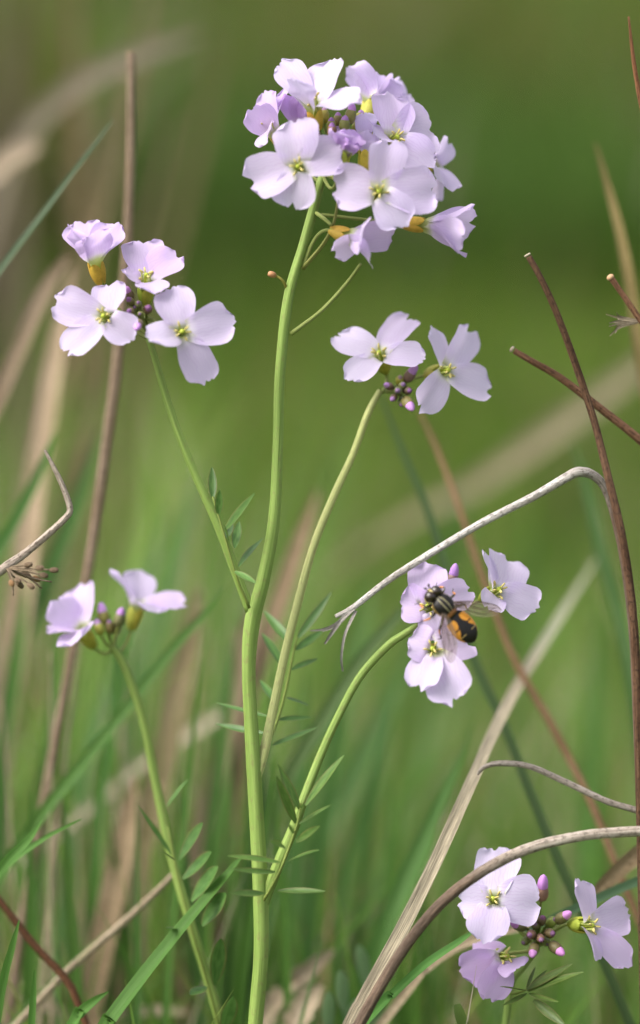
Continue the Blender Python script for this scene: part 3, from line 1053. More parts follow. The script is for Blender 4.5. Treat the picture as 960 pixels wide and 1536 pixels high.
# leaves on the main plant
leaf(main, [(374, 912, -2), (357, 872, -3), (341, 820, -3), (328, 775, -2), (319, 745, -1)],
     [(319, 748, 318, 701, -1, 2, 12), (328, 772, 330, 735, -2, -3, 12), (337, 795, 382, 740, -2, -7, 17), (352, 822, 359, 782, -3, 3, 13), (358, 850, 394, 808, -3, 8, 12),
      (343, 812, 336, 788, -3, -6, 10), (352, 857, 384, 875, -4, -9, 11), (340, 806, 348, 778, -3, 6, 11)], (1, 1.05, .9))
leaf(main, [(398, 1128, 4), (418, 1075, 8), (430, 1030, 10), (438, 990, 11), (446, 955, 12)],
     [(446, 958, 497, 888, 12, 16, 13), (444, 975, 487, 943, 12, 18, 13), (437, 1005, 477, 988, 11, 15, 12), (430, 1047, 464, 1058, 10, 14, 13), (417, 1080, 468, 1076, 8, 12, 11),
      (408, 1118, 476, 1091, 6, 8, 11), (437, 965, 396, 916, 11, 16, 15), (424, 1000, 393, 950, 11, 17, 16), (415, 1055, 390, 1020, 9, 15, 15), (402, 1075, 324, 1054, 8, 12, 11),
      (396, 1100, 323, 1085, 6, 10, 11)], (.95, 1.05, 1.0))
leaf(main, [(396, 1350, -3), (418, 1310, -5), (434, 1270, -5), (446, 1235, -5), (452, 1205, -4)],
     [(450, 1215, 417, 1147, -4, -6, 14), (444, 1235, 415, 1164, -4, -8, 13), (458, 1208, 516, 1133, -3, -6, 15), (448, 1236, 496, 1208, -4, -9, 13), (444, 1262, 480, 1239, -4, -10, 13),
      (432, 1292, 479, 1275, -4, -9, 12), (416, 1336, 488, 1337, -4, -10, 12), (420, 1294, 341, 1284, -6, -9, 11), (413, 1308, 347, 1303, -6, -12, 11), (396, 1340, 344, 1339, -5, -12, 11),
      (428, 1272, 404, 1263, -6, -16, 11), (438, 1250, 434, 1236, -6, -14, 11), (452, 1212, 456, 1205, -5, -14, 10)], (1.05, 1.0, .85))

# ---- second plant, lower left and behind
KS = [(166, 966, 22, 10), (188, 1002, 22, 12), (215, 1080, 22, 13), (234, 1175, 22, 14), (256, 1280, 20, 14), (283, 1375, 18, 15), (312, 1470, 18, 15), (338, 1560, 18, 16)]
low = plant_root('small two-bloomed cuckoo flower on a thin stem with rounded leaflets, beside a brown stalk', [p[:3] for p in KS])
stalk('stem', KS, 'stem', None, None, (.85, .85, .8), parent=low, ns=10, n=50)
flower(low, (122, 944), 20, (-.45, .70, .55), [(82, 898, -2, 52, 0, .6), (130, 873, 3, 64, 0, .55), (70, 950, -4, 44, 0, .5), (118, 962, -7, 62, 0, .35)], (172, 972, 22), (.75, .88, .55), stam=False)
flower(low, (206, 908), 24, (.25, .95, .15), [(162, 857, -1, 46, 20, .2), (204, 854, 4, 52, 0, .25), (280, 908, -1, 40, 30, .5), (226, 918, -6, 58, 0, .2)], (176, 980, 22), (.75, .88, .55), stam=False)
for c, d, sz, tc, tp, cc in [((180, 926), 20, 1.5, (.9, .75, .95), 1.0, (1.1, 1.4, .8)), ((155, 922), 21, 1.5, (1.4, 1.3, 1.4), 1.1, (2.2, 2.6, 1.0)), ((148, 940), 20, 1.4, (1, 1, 1), .8, (2.6, 3.4, .9)),
                             ((164, 938), 21, 1.3, (.6, .5, .6), .6, (1.5, 1.5, .7)), ((174, 940), 22, 1.3, (.6, .5, .6), .6, (1.3, 1.6, .7))]:
    bud(low, c, d, ((c[0] - 166) / 60, .95, .2), sz, (170, 972, 22), cc, tc, tp)
leaf(low, [(330, 1545, 16), (310, 1470, 14), (285, 1385, 13), (265, 1310, 14), (252, 1240, 16)],
     [(268, 1290, 304, 1234, 13, 10, 20, 1), (274, 1318, 317, 1278, 13, 9, 21, 1), (287, 1352, 327, 1300, 12, 8, 26, 1), (303, 1388, 339, 1340, 12, 8, 26, 1), (322, 1478, 331, 1408, 12, 8, 22, 1),
      (258, 1282, 207, 1208, 15, 13, 7), (250, 1210, 281, 1170, 16, 14, 8), (262, 1290, 242, 1275, 14, 6, 11), (276, 1392, 250, 1392, 13, 5, 12, 1), (310, 1480, 285, 1492, 12, 4, 16, 1), (335, 1545, 350, 1495, 12, 8, 22, 1)], (.9, 1.0, .95))

# ---- third plant, lower right
JS = [(806, 1424, 10, 8), (786, 1450, 12, 9), (768, 1475, 12, 10), (758, 1540, 13, 11), (752, 1600, 13, 12)]
right = plant_root('low cuckoo flower with three blooms round pink buds, under the arching dead stem', [p[:3] for p in JS])
stalk('stem', JS, 'stem', None, None, (1.0, 1.0, 1.1), parent=right, ns=10, n=40)
flower(right, (741, 1351), 2, (-.15, .32, .93), [(746, 1270, 4, 66, 0, .1), (811, 1352, -1, 72, 14, .0), (726, 1413, -5, 62, 0, .0), (686, 1354, 0, 58, 0, .0)], (804, 1420, 10), GRN)
flower(right, (754, 1434), 4, (.45, .12, .85), [(690, 1456, 2, 56, 0, 1.2), (733, 1502, -1, 54, 0, 1.2), (712, 1414, 6, 44, 0, 1.2), (779, 1452, -5, 46, 30, 1.0)], (800, 1426, 10), GRN)
flower(right, (880, 1388), 2, (.55, .06, .82), [(867, 1318, 0, 42, 14, .45), (946, 1370, 4, 56, -8, .4), (944, 1452, 0, 42, 10, .55), (892, 1440, -5, 42, -24, .4)], (812, 1418, 10), GRN)
for c, d, sz, tc, tp, cc in [((813, 1336), 5, 1.75, (1.3, 1.0, 1.25), 1.3, (2.2, 1.6, 1.6)), ((778, 1388), 3, 1.5, (1.15, .85, 1.05), 1.0, (1.2, 1.5, .8)), ((844, 1376), 4, 1.5, (1.4, 1.05, 1.2), 1.05, (1.3, 1.5, .8)),
                             ((800, 1426), 1, 1.4, (1.35, 1.05, 1.15), 1.05, (1.5, 1.6, .9)), ((835, 1423), 2, 1.5, (1.45, 1.05, 1.2), 1.05, (1.3, 1.4, .9)), ((813, 1380), 3, 1.2, (.5, .35, .35), .6, (1.0, .9, .7)),
                             ((796, 1402), 1, 1.25, (.55, .45, .45), .6, (1.4, 1.0, .9)), ((811, 1408), 1, 1.15, (.6, .5, .5), .6, (1.4, 1.0, .9)), ((826, 1400), 2, 1.3, (.5, .4, .4), .6, (1.2, 1.1, .7)),
                             ((803, 1388), 3, 1.1, (.4, .4, .35), .5, (.9, 1.1, .6)), ((788, 1412), 4, 1.1, (.4, .4, .3), .5, (1.3, 2.0, .7)), ((820, 1414), 5, 1.1, (.4, .4, .3), .5, (1.2, 1.8, .7)),
                             ((829, 1382), 5, 1.4, (.4, .4, .3), .5, (1.6, 2.6, .7)), ((800, 1380), 6, 1.2, (.4, .4, .3), .5, (1.2, 2.2, .6))]:
    bud(right, c, d, ((c[0] - 808) / 40, (1402 - c[1]) / 40, .75), sz, (806, 1424, 10), cc, tc, tp)
leaf(right, [(764, 1490, 11), (776, 1490, 6), (790, 1484, 3)],
     [(790, 1484, 858, 1446, 3, -2, 12), (792, 1488, 875, 1458, 3, -4, 13), (788, 1486, 750, 1480, 3, -4, 12), (790, 1484, 803, 1450, 3, 6, 6), (792, 1484, 820, 1455, 3, 4, 7), (790, 1486, 845, 1452, 3, 2, 7),
      (790, 1490, 754, 1508, 3, -5, 7), (793, 1490, 838, 1503, 3, -3, 9), (800, 1500, 850, 1540, 3, -3, 14)], (.9, .75, .6))
blade('round_leaf', [(686, 1506, 4, 10), (690, 1520, 4, 17), (697, 1545, 5, 17), (706, 1590, 6, 10)], 'single blunt dark green leaf tip below the violet bloom', (0.10, 0.16, 0.04), 'leaf', n=14)

# ------------------------------------------------------------------ dead stems
# folded silver stem with frayed end
s1 = stalk('dry_rush', [(503, 925, -3, 6), (530, 911, -3, 9), (575, 876, -2, 10), (620, 846, -2, 11), (720, 786, -1, 12), (800, 745, 0, 13), (850, 716, 0, 15), (868, 708, 0, 16), (890, 713, 1, 14), (909, 735, 2, 13), (925, 785, 3, 14),
                           (938, 850, 4, 14), (949, 940, 4, 14), (955, 1050, 4, 14), (962, 1250, 5, 14), (970, 1560, 6, 14)], 'folded',
           'silver grey dead stem folded over in a sharp bend, its end frayed', 'dry rush', seed=3, n=130, ns=12)
blade('frayed_strip', [(484, 947, -4, 2), (500, 940, -4, 4), (516, 925, -4, 6), (535, 908, -3, 7)], None, (1, 1, 1), mat='silver', parent=s1, ground=False, n=14)
blade('frayed_strip', [(487, 966, -5, 3), (498, 949, -5, 6), (512, 930, -4, 6), (530, 912, -3, 5)], None, (.8, .8, .8), mat='silver', parent=s1, ground=False, n=14)
blade('frayed_strip', [(514, 1007, -4, 3), (512, 985, -5, 4), (518, 950, -5, 4), (534, 916, -3, 5)], None, (1, 1, 1), mat='silver', parent=s1, ground=False, n=16)
blade('frayed_strip', [(465, 946, -3, 2), (485, 944, -3, 4), (505, 936, -3, 6), (530, 914, -3, 6)], None, (.9, .9, .9), mat='silver', parent=s1, ground=False, n=14)
s2 = stalk('dry_rush', [(793, 385, -1, 9.46), (810, 415, -1, 9.46), (836, 472, 0, 10.3), (868, 560, 1, 11.2), (893, 638, 1, 11.2), (912, 715, -1, 12), (932, 800, -3, 12.9), (946, 890, -3, 12.9), (954, 990, -3, 12.9), (958, 1120, -2, 12.9), (962, 1300, 0, 12.9), (966, 1560, 2, 12.9)],
           'brown', 'tall dark brown dead stem with a cut pale tip, curving past the folded silver stem', 'dry rush', (.85, .72, .60), seed=5, n=110, ns=12)
link('cut_tip', mk_mesh('cut_tip', *lathe([(0.5 * mm, 0), (.66 * mm, .1 * mm), (.6 * mm, .35 * mm), (.3 * mm, .4 * mm)], 10)[:2], M['straw']), s2, axis_matrix(at(792, 384, -1), vdir(-.5, .85, 0)))
s3 = stalk('dry_rush', [(771, 526, 5, 9), (800, 543, 5, 10), (840, 566, 6, 11), (900, 612, 7, 12), (960, 660, 8, 13), (1040, 735, 10, 13), (1100, 850, 12, 13), (1125, 1050, 14, 13), (1130, 1300, 15, 13)],
           'brown', 'slanting brown dead stem with a blunt pale tip, passing behind the tall dark brown one', 'dry rush', (1.4, 1.15, 1.0), seed=8, n=90)
link('cut_tip', mk_mesh('cut_tip', *lathe([(0.4 * mm, 0), (.62 * mm, .1 * mm), (.55 * mm, .5 * mm), (.2 * mm, .6 * mm)], 10)[:2], M['straw']), s3, axis_matrix(at(770, 525, 5), vdir(-.85, .5, 0)))
s4 = stalk('dry_rush', [(916, 416, 4, 10), (930, 436, 4, 9), (950, 465, 4, 9), (985, 520, 5, 9), (1040, 640, 6, 10), (1060, 900, 8, 11), (1062, 1250, 9, 11)],
           'brown', 'brown dead stem with a nubbed pale tip above a wispy tuft', 'dry rush', (1.5, 1.2, 1.0), seed=9)
link('nub', mk_mesh('nub', *lathe([(.3 * mm, -.3 * mm), (.7 * mm, .1 * mm), (.7 * mm, .5 * mm), (.3 * mm, .8 * mm)], 10)[:2], M['straw']), s4, axis_matrix(at(917, 418, 4), vdir(-.6, .8, .1)), (1.1, .8, .6))
for k in range(9):
    y1 = 470 + k * 4 + rnd.uniform(-3, 3)
    blade('wisp', [(908 + rnd.uniform(0, 22), y1, 4 + rnd.uniform(-5, 5), 1.5), (930, 483 + (k - 4) * 2, 5, 3), (962, 482, 5, 4)], None, (1.1, 1.05, 1), mat='straw', parent=s4, ground=False, n=10)
stalk('dry_rush', [(943, 25, 3, 3), (949, 80, 3, 6), (955, 120, 3, 7), (966, 175, 3, 8), (1000, 330, 5, 8), (1035, 600, 8, 9), (1045, 1000, 10, 10)], 'brown', 'thin pointed brown stem tip by itself against the green', 'dry rush', (1.6, 1.1, .75), seed=10)
blade('dead_leaf', [(893, 215, 50, 3), (912, 280, 50, 10), (928, 340, 48, 14), (944, 420, 46, 17), (958, 520, 45, 18), (985, 700, 45, 18), (1010, 1000, 45, 18)], 'long blurred olive-brown leaf blade curving up to a point', (.55, .50, .26), 'dead leaf', 'straw', tw=10)

# twig with a withered seed head, at the left
tw = stalk('dead_twig', [(67, 675, -2, 4), (76, 692, -2, 6), (90, 720, -2, 8), (100, 745, -2, 9), (105, 765, -2, 9.5), (97, 778, -2, 10), (70, 803, -2, 11), (35, 832, -2, 12), (5, 853, -2, 14), (-35, 890, -2, 14), (-70, 990, -1, 14), (-85, 1200, 0, 14)],
           'silver', 'hooked grey dead twig with a withered seed head', 'dry rush', (.8, .72, .65), seed=11, n=90, ns=10)
V_, F_, U_ = lathe([(.1 * mm, 0), (.45 * mm, .3 * mm), (.55 * mm, 1.0 * mm), (.4 * mm, 1.7 * mm), (.1 * mm, 1.9 * mm)], 8)
ME_POD = mk_mesh('seed_pod', V_, F_, M['straw'], U_)
for k in range(13):
    ex, ey = [(40, 848), (78, 855), (63, 862), (78, 873), (63, 883), (20, 893), (30, 873), (46, 876), (52, 866), (35, 860), (28, 868), (20, 872), (58, 852)][k]
    dd = rnd.uniform(-6, 4)
    t = stalk('seed_stalk', [(ex, ey, -2 + dd, 2.5), ((ex + 12) / 2 + rnd.uniform(-4, 4), (ey + 853) / 2 + rnd.uniform(-3, 4), -2 + dd * .6, 3.2), (10, 852, -2, 4)], 'straw', None, None, (.62, .55, .48), parent=tw, ground=False, n=10, ns=6, wob=.3, seed=k)
    if k not in (5, 4, 3):
        link('seed_pod', ME_POD, t, axis_matrix(at(ex - 4, ey, -2 + dd), (at(ex, ey, -2 + dd) - at(10, 852, -2)).normalized()), rnd.choice([(.55, .45, .38), (.75, .5, .3), (.45, .36, .3)]))

# arching stem in front of the lower right bloom
stalk('dry_rush', [(1120, 1500, -2, 12), (1085, 1330, -3, 14), (1035, 1262, -4, 15), (980, 1248, -5, 16), (920, 1249, -6, 16), (860, 1256, -6.5, 16), (790, 1274, -7, 17), (725, 1306, -7.5, 17), (665, 1352, -7.5, 17), (615, 1410, -7, 17), (575, 1472, -6, 17), (540, 1535, -5, 18), (515, 1590, -4, 18)],
      'arch', 'thick arching dead stem, silver above and dark brown below, crossing before a white bloom', 'dry rush', (1.15, 1.10, 1.05), seed=12, n=120, ns=12)
# the long straw leaf running up to the right
blade('straw_leaf', [(898, 832, 95, 3), (865, 885, 82, 12), (828, 945, 66, 18), (785, 1015, 48, 20), (745, 1090, 28, 20), (700, 1190, 8, 20), (650, 1300, 2, 21), (600, 1400, -2, 22), (545, 1500, -4, 22), (510, 1570, -4, 22)],
      'long straight straw-coloured grass leaf slanting past the arching dead stem', (1.0, .98, .90), 'dead leaf', 'strawleaf', face=(-.3, .3, 1), tw=8, seed=2)
stalk('dry_rush', [(716, 1162, 6, 4), (726, 1151, 6, 7), (750, 1145, 6, 9), (795, 1150, 6, 9), (850, 1174, 6, 10), (910, 1202, 6, 10), (965, 1220, 7, 10), (1040, 1262, 9, 10), (1090, 1400, 10, 10)], 'silver',
      'thin grey stem bowing out from the long straw leaf', 'dry rush', (.80, .75, .70), seed=14)
stalk('dry_rush', [(630, 620, 53, 4.8), (655, 672, 53, 8), (690, 765, 50, 9.6), (722, 860, 48, 10.4), (770, 985, 46, 11.2), (830, 1092, 43, 12), (885, 1200, 40, 12), (925, 1300, 38, 12), (985, 1450, 36, 12)], 'straw',
      'blurred reddish brown stem behind the hoverfly bloom', 'dry rush', (.62, .42, .30), seed=15)
blade('dark_grass_blade', [(570, 590, 52, 3.75), (605, 680, 50, 9.75), (645, 775, 47, 12.8), (700, 960, 42, 15), (757, 1090, 38, 15), (800, 1200, 34, 15), (855, 1330, 30, 15), (930, 1500, 27, 15)], 'long dark green blade behind the hoverfly bloom', (.045, .085, .03), tw=10)
blade('dark_grass_blade', [(860, 665, 80, 3), (882, 740, 78, 14), (903, 830, 76, 18), (930, 930, 74, 18), (952, 1050, 70, 18), (975, 1250, 66, 18), (990, 1450, 64, 18)], 'blurred green blade rising behind the tall dark brown stem', (.06, .13, .04), tw=10)
blade('straw_leaf', [(1000, 520, 230, 20), (940, 565, 230, 30), (860, 625, 230, 34), (780, 682, 232, 34), (700, 735, 240, 28), (620, 775, 260, 22), (520, 840, 300, 20), (430, 950, 340, 20), (380, 1200, 360, 20)], 'wide pale straw leaf lying far behind, very blurred', (.50, .50, .41), 'dead leaf', 'straw', tw=10)
# straw and green blades lower right
blade('straw_leaf', [(885, 1348, 22, 10), (910, 1322, 22, 24), (960, 1278, 22, 28), (1020, 1240, 24, 26), (1080, 1300, 24, 22), (1110, 1450, 24, 20)], 'short pale straw leaf behind the lilac bloom beside the pink buds', (.95, .80, .62), 'dead leaf', 'straw')
blade('grass_blade', [(788, 1397, 14, 4), (830, 1377, 15, 13), (890, 1350, 16, 15), (960, 1320, 17, 15), (1020, 1305, 18, 15), (1080, 1360, 20, 15), (1110, 1480, 20, 15)], 'blue-green blade passing behind the lilac bloom beside the pink buds', (.12, .22, .12))
blade('grass_blade', [(708, 1398, -1, 4), (690, 1411, -1, 9), (640, 1445, -1, 12), (590, 1490, 0, 13), (540, 1540, 2, 14)], 'fresh green blade slanting under the arching dead stem', (.09, .24, .05), tw=10)
blade('straw_leaf', [(800, 1390, 24, 6), (745, 1400, 24, 12), (690, 1418, 24, 14), (640, 1452, 24, 14), (600, 1500, 25, 14)], 'pale curved straw strip behind the violet bloom', (1.0, .93, .82), 'dead leaf', 'straw', tw=10)

# left side, behind
stalk('dry_rush', [(196, 78, 38, 12.9), (197, 120, 38, 12.9), (196, 250, 39, 13.7), (188, 400, 40, 15.2), (175, 550, 41, 16), (155, 700, 42, 15.2), (135, 840, 44, 14.4), (110, 970, 44, 14.4), (80, 1130, 46, 15.2), (45, 1320, 48, 15.2), (20, 1480, 49, 15.2)], 'straw',
      'tall mauve-brown cut stalk behind the four-bloomed flower head', 'dry rush', (.56, .47, .43), seed=20, n=100)
blade('straw_leaf', [(108, 400, 95, 8), (92, 480, 95, 24), (72, 600, 92, 32), (50, 740, 90, 36), (32, 880, 88, 42), (15, 1000, 86, 44), (-12, 1180, 86, 40), (-40, 1400, 85, 36)], 'broad pinkish straw leaf behind the hooked grey twig', (.90, .80, .70), 'dead leaf', 'straw', tw=8)
blade('grass_blade', [(169, 180, 30, 2), (150, 205, 30, 5), (110, 258, 30, 7), (60, 325, 29, 9), (0, 405, 28, 10), (-60, 500, 28, 10), (-110, 700, 28, 10), (-130, 1000, 28, 10)], 'single blue-green blade pointing up beside the mauve-brown stalk', (.085, .125, .075), tw=8)
blade('straw_leaf', [(300, 52, 190, 8), (240, 72, 190, 26), (170, 98, 190, 32), (100, 140, 190, 32), (50, 190, 190, 30), (10, 260, 190, 28), (-30, 420, 190, 26), (-50, 700, 190, 26), (-60, 1000, 190, 26)], 'pale dry leaf bowing over at the top of the tall stalk, very blurred', (.38, .38, .35), 'dead leaf', 'straw', tw=8)
blade('straw_leaf', [(58, 215, 140, 20), (30, 228, 140, 36), (0, 248, 140, 36), (-60, 330, 140, 34), (-100, 600, 140, 30), (-110, 1000, 140, 30)], 'blunt pale dry leaf end below the bowing dry leaf', (.75, .70, .66), 'dead leaf', 'straw', tw=8)
blade('straw_leaf', [(100, 385, 75, 12), (72, 430, 75, 24), (35, 510, 72, 26), (0, 590, 70, 26), (-50, 720, 70, 26), (-80, 1000, 70, 26)], 'pale dry leaf leaning away behind the four-bloomed flower head', (.48, .42, .36), 'dead leaf', 'straw', tw=8)
for k, (x0, y0, x1, y1, d, w, c) in enumerate([(230, -30, 60, 700, 230, 24, (.40, .36, .25)), (110, -40, 130, 640, 260, 26, (.36, .31, .21)), (330, 60, 190, 620, 300, 20, (.32, .30, .18)), (30, -40, -30, 560, 400, 46, (.15, .14, .09)),
                                               (265, 160, 70, 830, 220, 16, (.42, .38, .27)), (10, 20, 40, 760, 320, 34, (.30, .29, .23))]):
    blade('straw_leaf', [(x0, y0, d, 8), (x0 + (x1 - x0) * .3, y0 + (y1 - y0) * .33, d, w), (x0 + (x1 - x0) * .65, y0 + (y1 - y0) * .66, d, w), (x1, y1, d, w), (x1 - 30, y1 + 300, d, w)],
          'very blurred upright dry grass leaf far behind the tall mauve-brown stalk', c, 'dead leaf', 'straw', group='far dry grass leaves at the upper left', tw=8, seed=k)

# big blades in the lower left
blade('grass_blade', [(338, 880, 46, 2.25), (300, 928, 45, 10.5), (250, 985, 44, 15), (150, 1112, 42, 18), (60, 1225, 40, 18.8), (-10, 1330, 40, 18.8), (-60, 1450, 40, 18.8)], 'long bright green blade slanting behind the small two-bloomed flower', (.052, .135, .020), tw=8)
blade('grass_blade', [(362, 1285, 10, 4.8), (335, 1318, 9, 14.4), (290, 1370, 8, 19.2), (225, 1450, 6, 22.4), (165, 1530, 4, 24), (140, 1570, 4, 24)], 'broad green blade crossing before the stem with rounded leaflets', (.055, .145, .020), tw=8, face=(-.3, .5, .9))
blade('dead_leaf', [(352, 1058, 108, 5), (315, 1082, 108, 17), (270, 1110, 108, 15), (215, 1145, 107, 14), (150, 1200, 106, 13), (90, 1248, 105, 11), (20, 1300, 104, 11), (-30, 1380, 104, 11)], 'whitish dead leaf lying slanted behind the main stem', (1.35, 1.35, 1.35), 'dead leaf', 'straw', tw=10, rag=.2)
blade('straw_leaf', [(202, 1165, 62, 8), (192, 1230, 62, 30), (174, 1320, 60, 38), (150, 1430, 58, 40), (125, 1560, 56, 40)], 'broad ribbed straw leaf standing in the grass beside the rounded leaflets', (.70, .60, .47), 'dead leaf', 'straw', tw=8, rag=.05)
blade('straw_leaf', [(300, 880, 85, 6), (285, 960, 85, 30), (262, 1060, 84, 40), (240, 1160, 82, 42), (205, 1300, 80, 44), (180, 1500, 80, 44)], 'blurred upright beige leaf behind the thin stem of the small flower', (.46, .44, .30), 'dead leaf', 'straw', tw=8)
blade('straw_leaf', [(385, 905, 90, 8), (370, 960, 90, 30), (350, 1060, 90, 32), (325, 1170, 88, 30), (295, 1270, 86, 28), (280, 1400, 86, 28)], 'blurred pale straw leaf directly behind the main stem', (.72, .65, .54), 'dead leaf', 'straw', tw=8)
blade('straw_leaf', [(478, 735, 95, 6), (458, 790, 95, 22), (430, 870, 94, 28), (395, 970, 92, 28), (360, 1100, 90, 28), (340, 1300, 90, 28)], 'blurred mauve-beige leaf between the main stem and the pale branch', (.60, .50, .40), 'dead leaf', 'straw', tw=8)
stalk('dry_rush', [(268, 1303, 28, 6), (230, 1342, 28, 10), (180, 1388, 28, 11), (120, 1440, 28, 12), (60, 1500, 28, 12)], 'straw', 'thin grey straw stem slanting behind the rounded leaflets', 'dry rush', (.85, .80, .72), seed=31)
stalk('dry_rush', [(-20, 1325, 20, 10), (10, 1365, 20, 11), (55, 1422, 20, 12), (102, 1474, 20, 12), (130, 1540, 20, 12)], 'brown', 'red-brown bent stem among the low grass blades', 'dry rush', (1.0, .70, .5), seed=32)
for k, px in enumerate([[(64, 1230, 8, 2), (40, 1262, 8, 12), (0, 1305, 8, 15), (-60, 1400, 8, 16)], [(29, 1380, 2, 2), (18, 1420, 2, 10), (5, 1470, 2, 13), (-10, 1560, 2, 14)], [(52, 1455, 4, 2), (50, 1490, 4, 9), (46, 1560, 4, 11)],
                        [(163, 1487, 6, 2), (140, 1502, 6, 12), (118, 1522, 6, 16), (95, 1560, 6, 16)], [(122, 1228, 14, 2), (60, 1262, 14, 8), (0, 1310, 14, 11), (-50, 1400, 14, 11)]]):
    blade('grass_blade', px, 'short pointed green blade low beside the red-brown bent stem', (.08, .20, .035), seed=40 + k, group='short pointed blades by the red-brown stem')
blade('dark_grass_blade', [(650, 870, 60, 3), (600, 920, 60, 14), (545, 985, 58, 20), (480, 1085, 55, 22), (430, 1170, 54, 22), (400, 1260, 54, 22)], 'blurred olive-green blade slanting down behind the hoverfly branch', (.06, .11, .03), tw=8)
blade('grass_blade', [(708, 1085, 50, 2), (690, 1140, 50, 9), (655, 1215, 48, 18), (610, 1310, 46, 24), (575, 1400, 44, 26), (545, 1500, 44, 26)], 'dark green upright blade close beside the long straw leaf', (.06, .15, .03), tw=8)
blade('grass_blade', [(655, 1215, 70, 4), (640, 1260, 70, 24), (600, 1350, 68, 32), (560, 1430, 66, 34), (520, 1540, 66, 34)], 'broad mid-green blade behind the foot of the long straw leaf', (.075, .19, .035), tw=8)
for k, (x0, y0, x1, y1, d, w, c) in enumerate([(82, 650, -20, 860, 60, 18, (.07, .18, .04)), (150, 640, 20, 1000, 90, 26, (.085, .19, .05)), (195, 900, 150, 1200, 70, 16, (.06, .16, .03)), (250, 760, 130, 1130, 110, 22, (.09, .19, .06)),
                                               (300, 690, 200, 1050, 140, 26, (.08, .17, .05)), (350, 960, 310, 1300, 80, 20, (.06, .15, .03)), (520, 1010, 470, 1330, 75, 20, (.07, .17, .04)), (590, 1060, 500, 1380, 90, 26, (.09, .20, .05)),
                                               (620, 960, 470, 1290, 130, 30, (.11, .22, .07)), (560, 860, 470, 1200, 150, 30, (.085, .18, .05)), (460, 1010, 430, 1400, 85, 20, (.06, .15, .035)), (90, 930, 60, 1230, 75, 18, (.06, .15, .03)),
                                               (40, 860, -10, 1200, 80, 24, (.08, .2, .04)), (700, 700, 640, 1000, 260, 40, (.09, .18, .04)), (800, 760, 760, 1150, 280, 36, (.10, .19, .04)), (900, 900, 880, 1300, 150, 24, (.08, .18, .04))]):
    blade('grass_blade', [(x0, y0, d, 3), (x0 + (x1 - x0) * .25, y0 + (y1 - y0) * .3, d, w * .8), (x0 + (x1 - x0) * .62, y0 + (y1 - y0) * .65, d, w), (x1, y1, d, w), (x1 - (x0 - x1) * .2, y1 + 150, d, w)],
          'blurred green grass blade standing among the turf behind the flowers', c, group='blurred green blades behind the flowers', seed=60 + k, tw=14)
gb = random.Random(33)
for k in range(22):
    left = k < 16
    xb, yt = (gb.uniform(-10, 350), gb.uniform(860, 1280)) if left else (gb.uniform(420, 640), gb.uniform(1150, 1380))
    dd, ww, ln = gb.uniform(45, 120), gb.uniform(4, 9), gb.uniform(-50, 110)
    t = gb.uniform(.75, 1.25)
    stalk('straw_stalk', [(xb + ln, yt, dd, 2), (xb + ln * .55, yt + (1560 - yt) * .4, dd, ww * .8), (xb + ln * .2, yt + (1560 - yt) * .75, dd, ww), (xb, 1560, dd, ww)], 'straw',
          'thin pale upright straw stalk blurred among the green turf', 'straw', (t, t * .95, t * .85), ns=6, seed=200 + k, group='thin pale straws in the turf')
gb = random.Random(21)
for k in range(34):
    left = k < 24
    xb = gb.uniform(-10, 380) if left else gb.uniform(410, 660)
    yt = gb.uniform(980, 1330) if left else gb.uniform(1120, 1380)
    dd, ww, ln = gb.uniform(34, 75) if left else gb.uniform(45, 95), gb.uniform(9, 19), gb.uniform(-40, 70)
    c = gb.choice([(.055, .14, .02), (.07, .165, .03), (.045, .115, .025), (.085, .18, .035), (.065, .13, .045)])
    blade('grass_blade', [(xb + ln, yt, dd, 2), (xb + ln * .6, yt + (1560 - yt) * .35, dd, ww * .75), (xb + ln * .2, yt + (1560 - yt) * .7, dd, ww), (xb, 1560, dd, ww)],
          'blurred green grass blade standing among the turf behind the flowers', c, group='blurred green blades behind the flowers', seed=120 + k, tw=22)
# pale dead leaf scraps low between the stems
for k, px in enumerate([[(500, 1425, 50, 6), (475, 1445, 50, 24), (440, 1475, 50, 28), (420, 1500, 50, 14)], [(482, 1478, 44, 10), (462, 1500, 44, 32), (440, 1540, 44, 36), (425, 1580, 44, 20)], [(415, 1480, 55, 6), (408, 1500, 55, 18), (400, 1540, 55, 22)],
                        [(280, 1518, 62, 8), (240, 1516, 62, 15), (190, 1520, 62, 15), (150, 1540, 62, 12)], [(10, 1492, 58, 8), (40, 1500, 58, 14), (85, 1515, 58, 15), (120, 1550, 58, 10)]]):
    blade('dead_leaf_scrap', px, 'scrap of bleached dead leaf low in the grass', (1.2, 1.12, 1.05), 'dead leaf', 'straw', group='bleached leaf scraps in the grass', seed=80 + k, rag=.3)
# small round leaves at the foot of the straw leaf
for k, (x, y, d) in enumerate([(545, 1440, 36), (512, 1478, 30), (490, 1510, 28), (560, 1500, 40), (525, 1520, 26)]):
    blade('small_round_leaf', [(x - 6 + 4 * k, y - 22, d - 4, 8), (x - 2 + 2 * k, y - 6, d, 20), (x + 2, y + 20, d + 3, 18), (x + 5, y + 48, d + 4, 4), (x + 8, y + 80, d + 4, 4)], 'small rounded grey-green leaf at the foot of the long straw leaf', (.16, .26, .13), 'leaf', group='rounded leaves at the straw leaf foot', seed=90 + k)

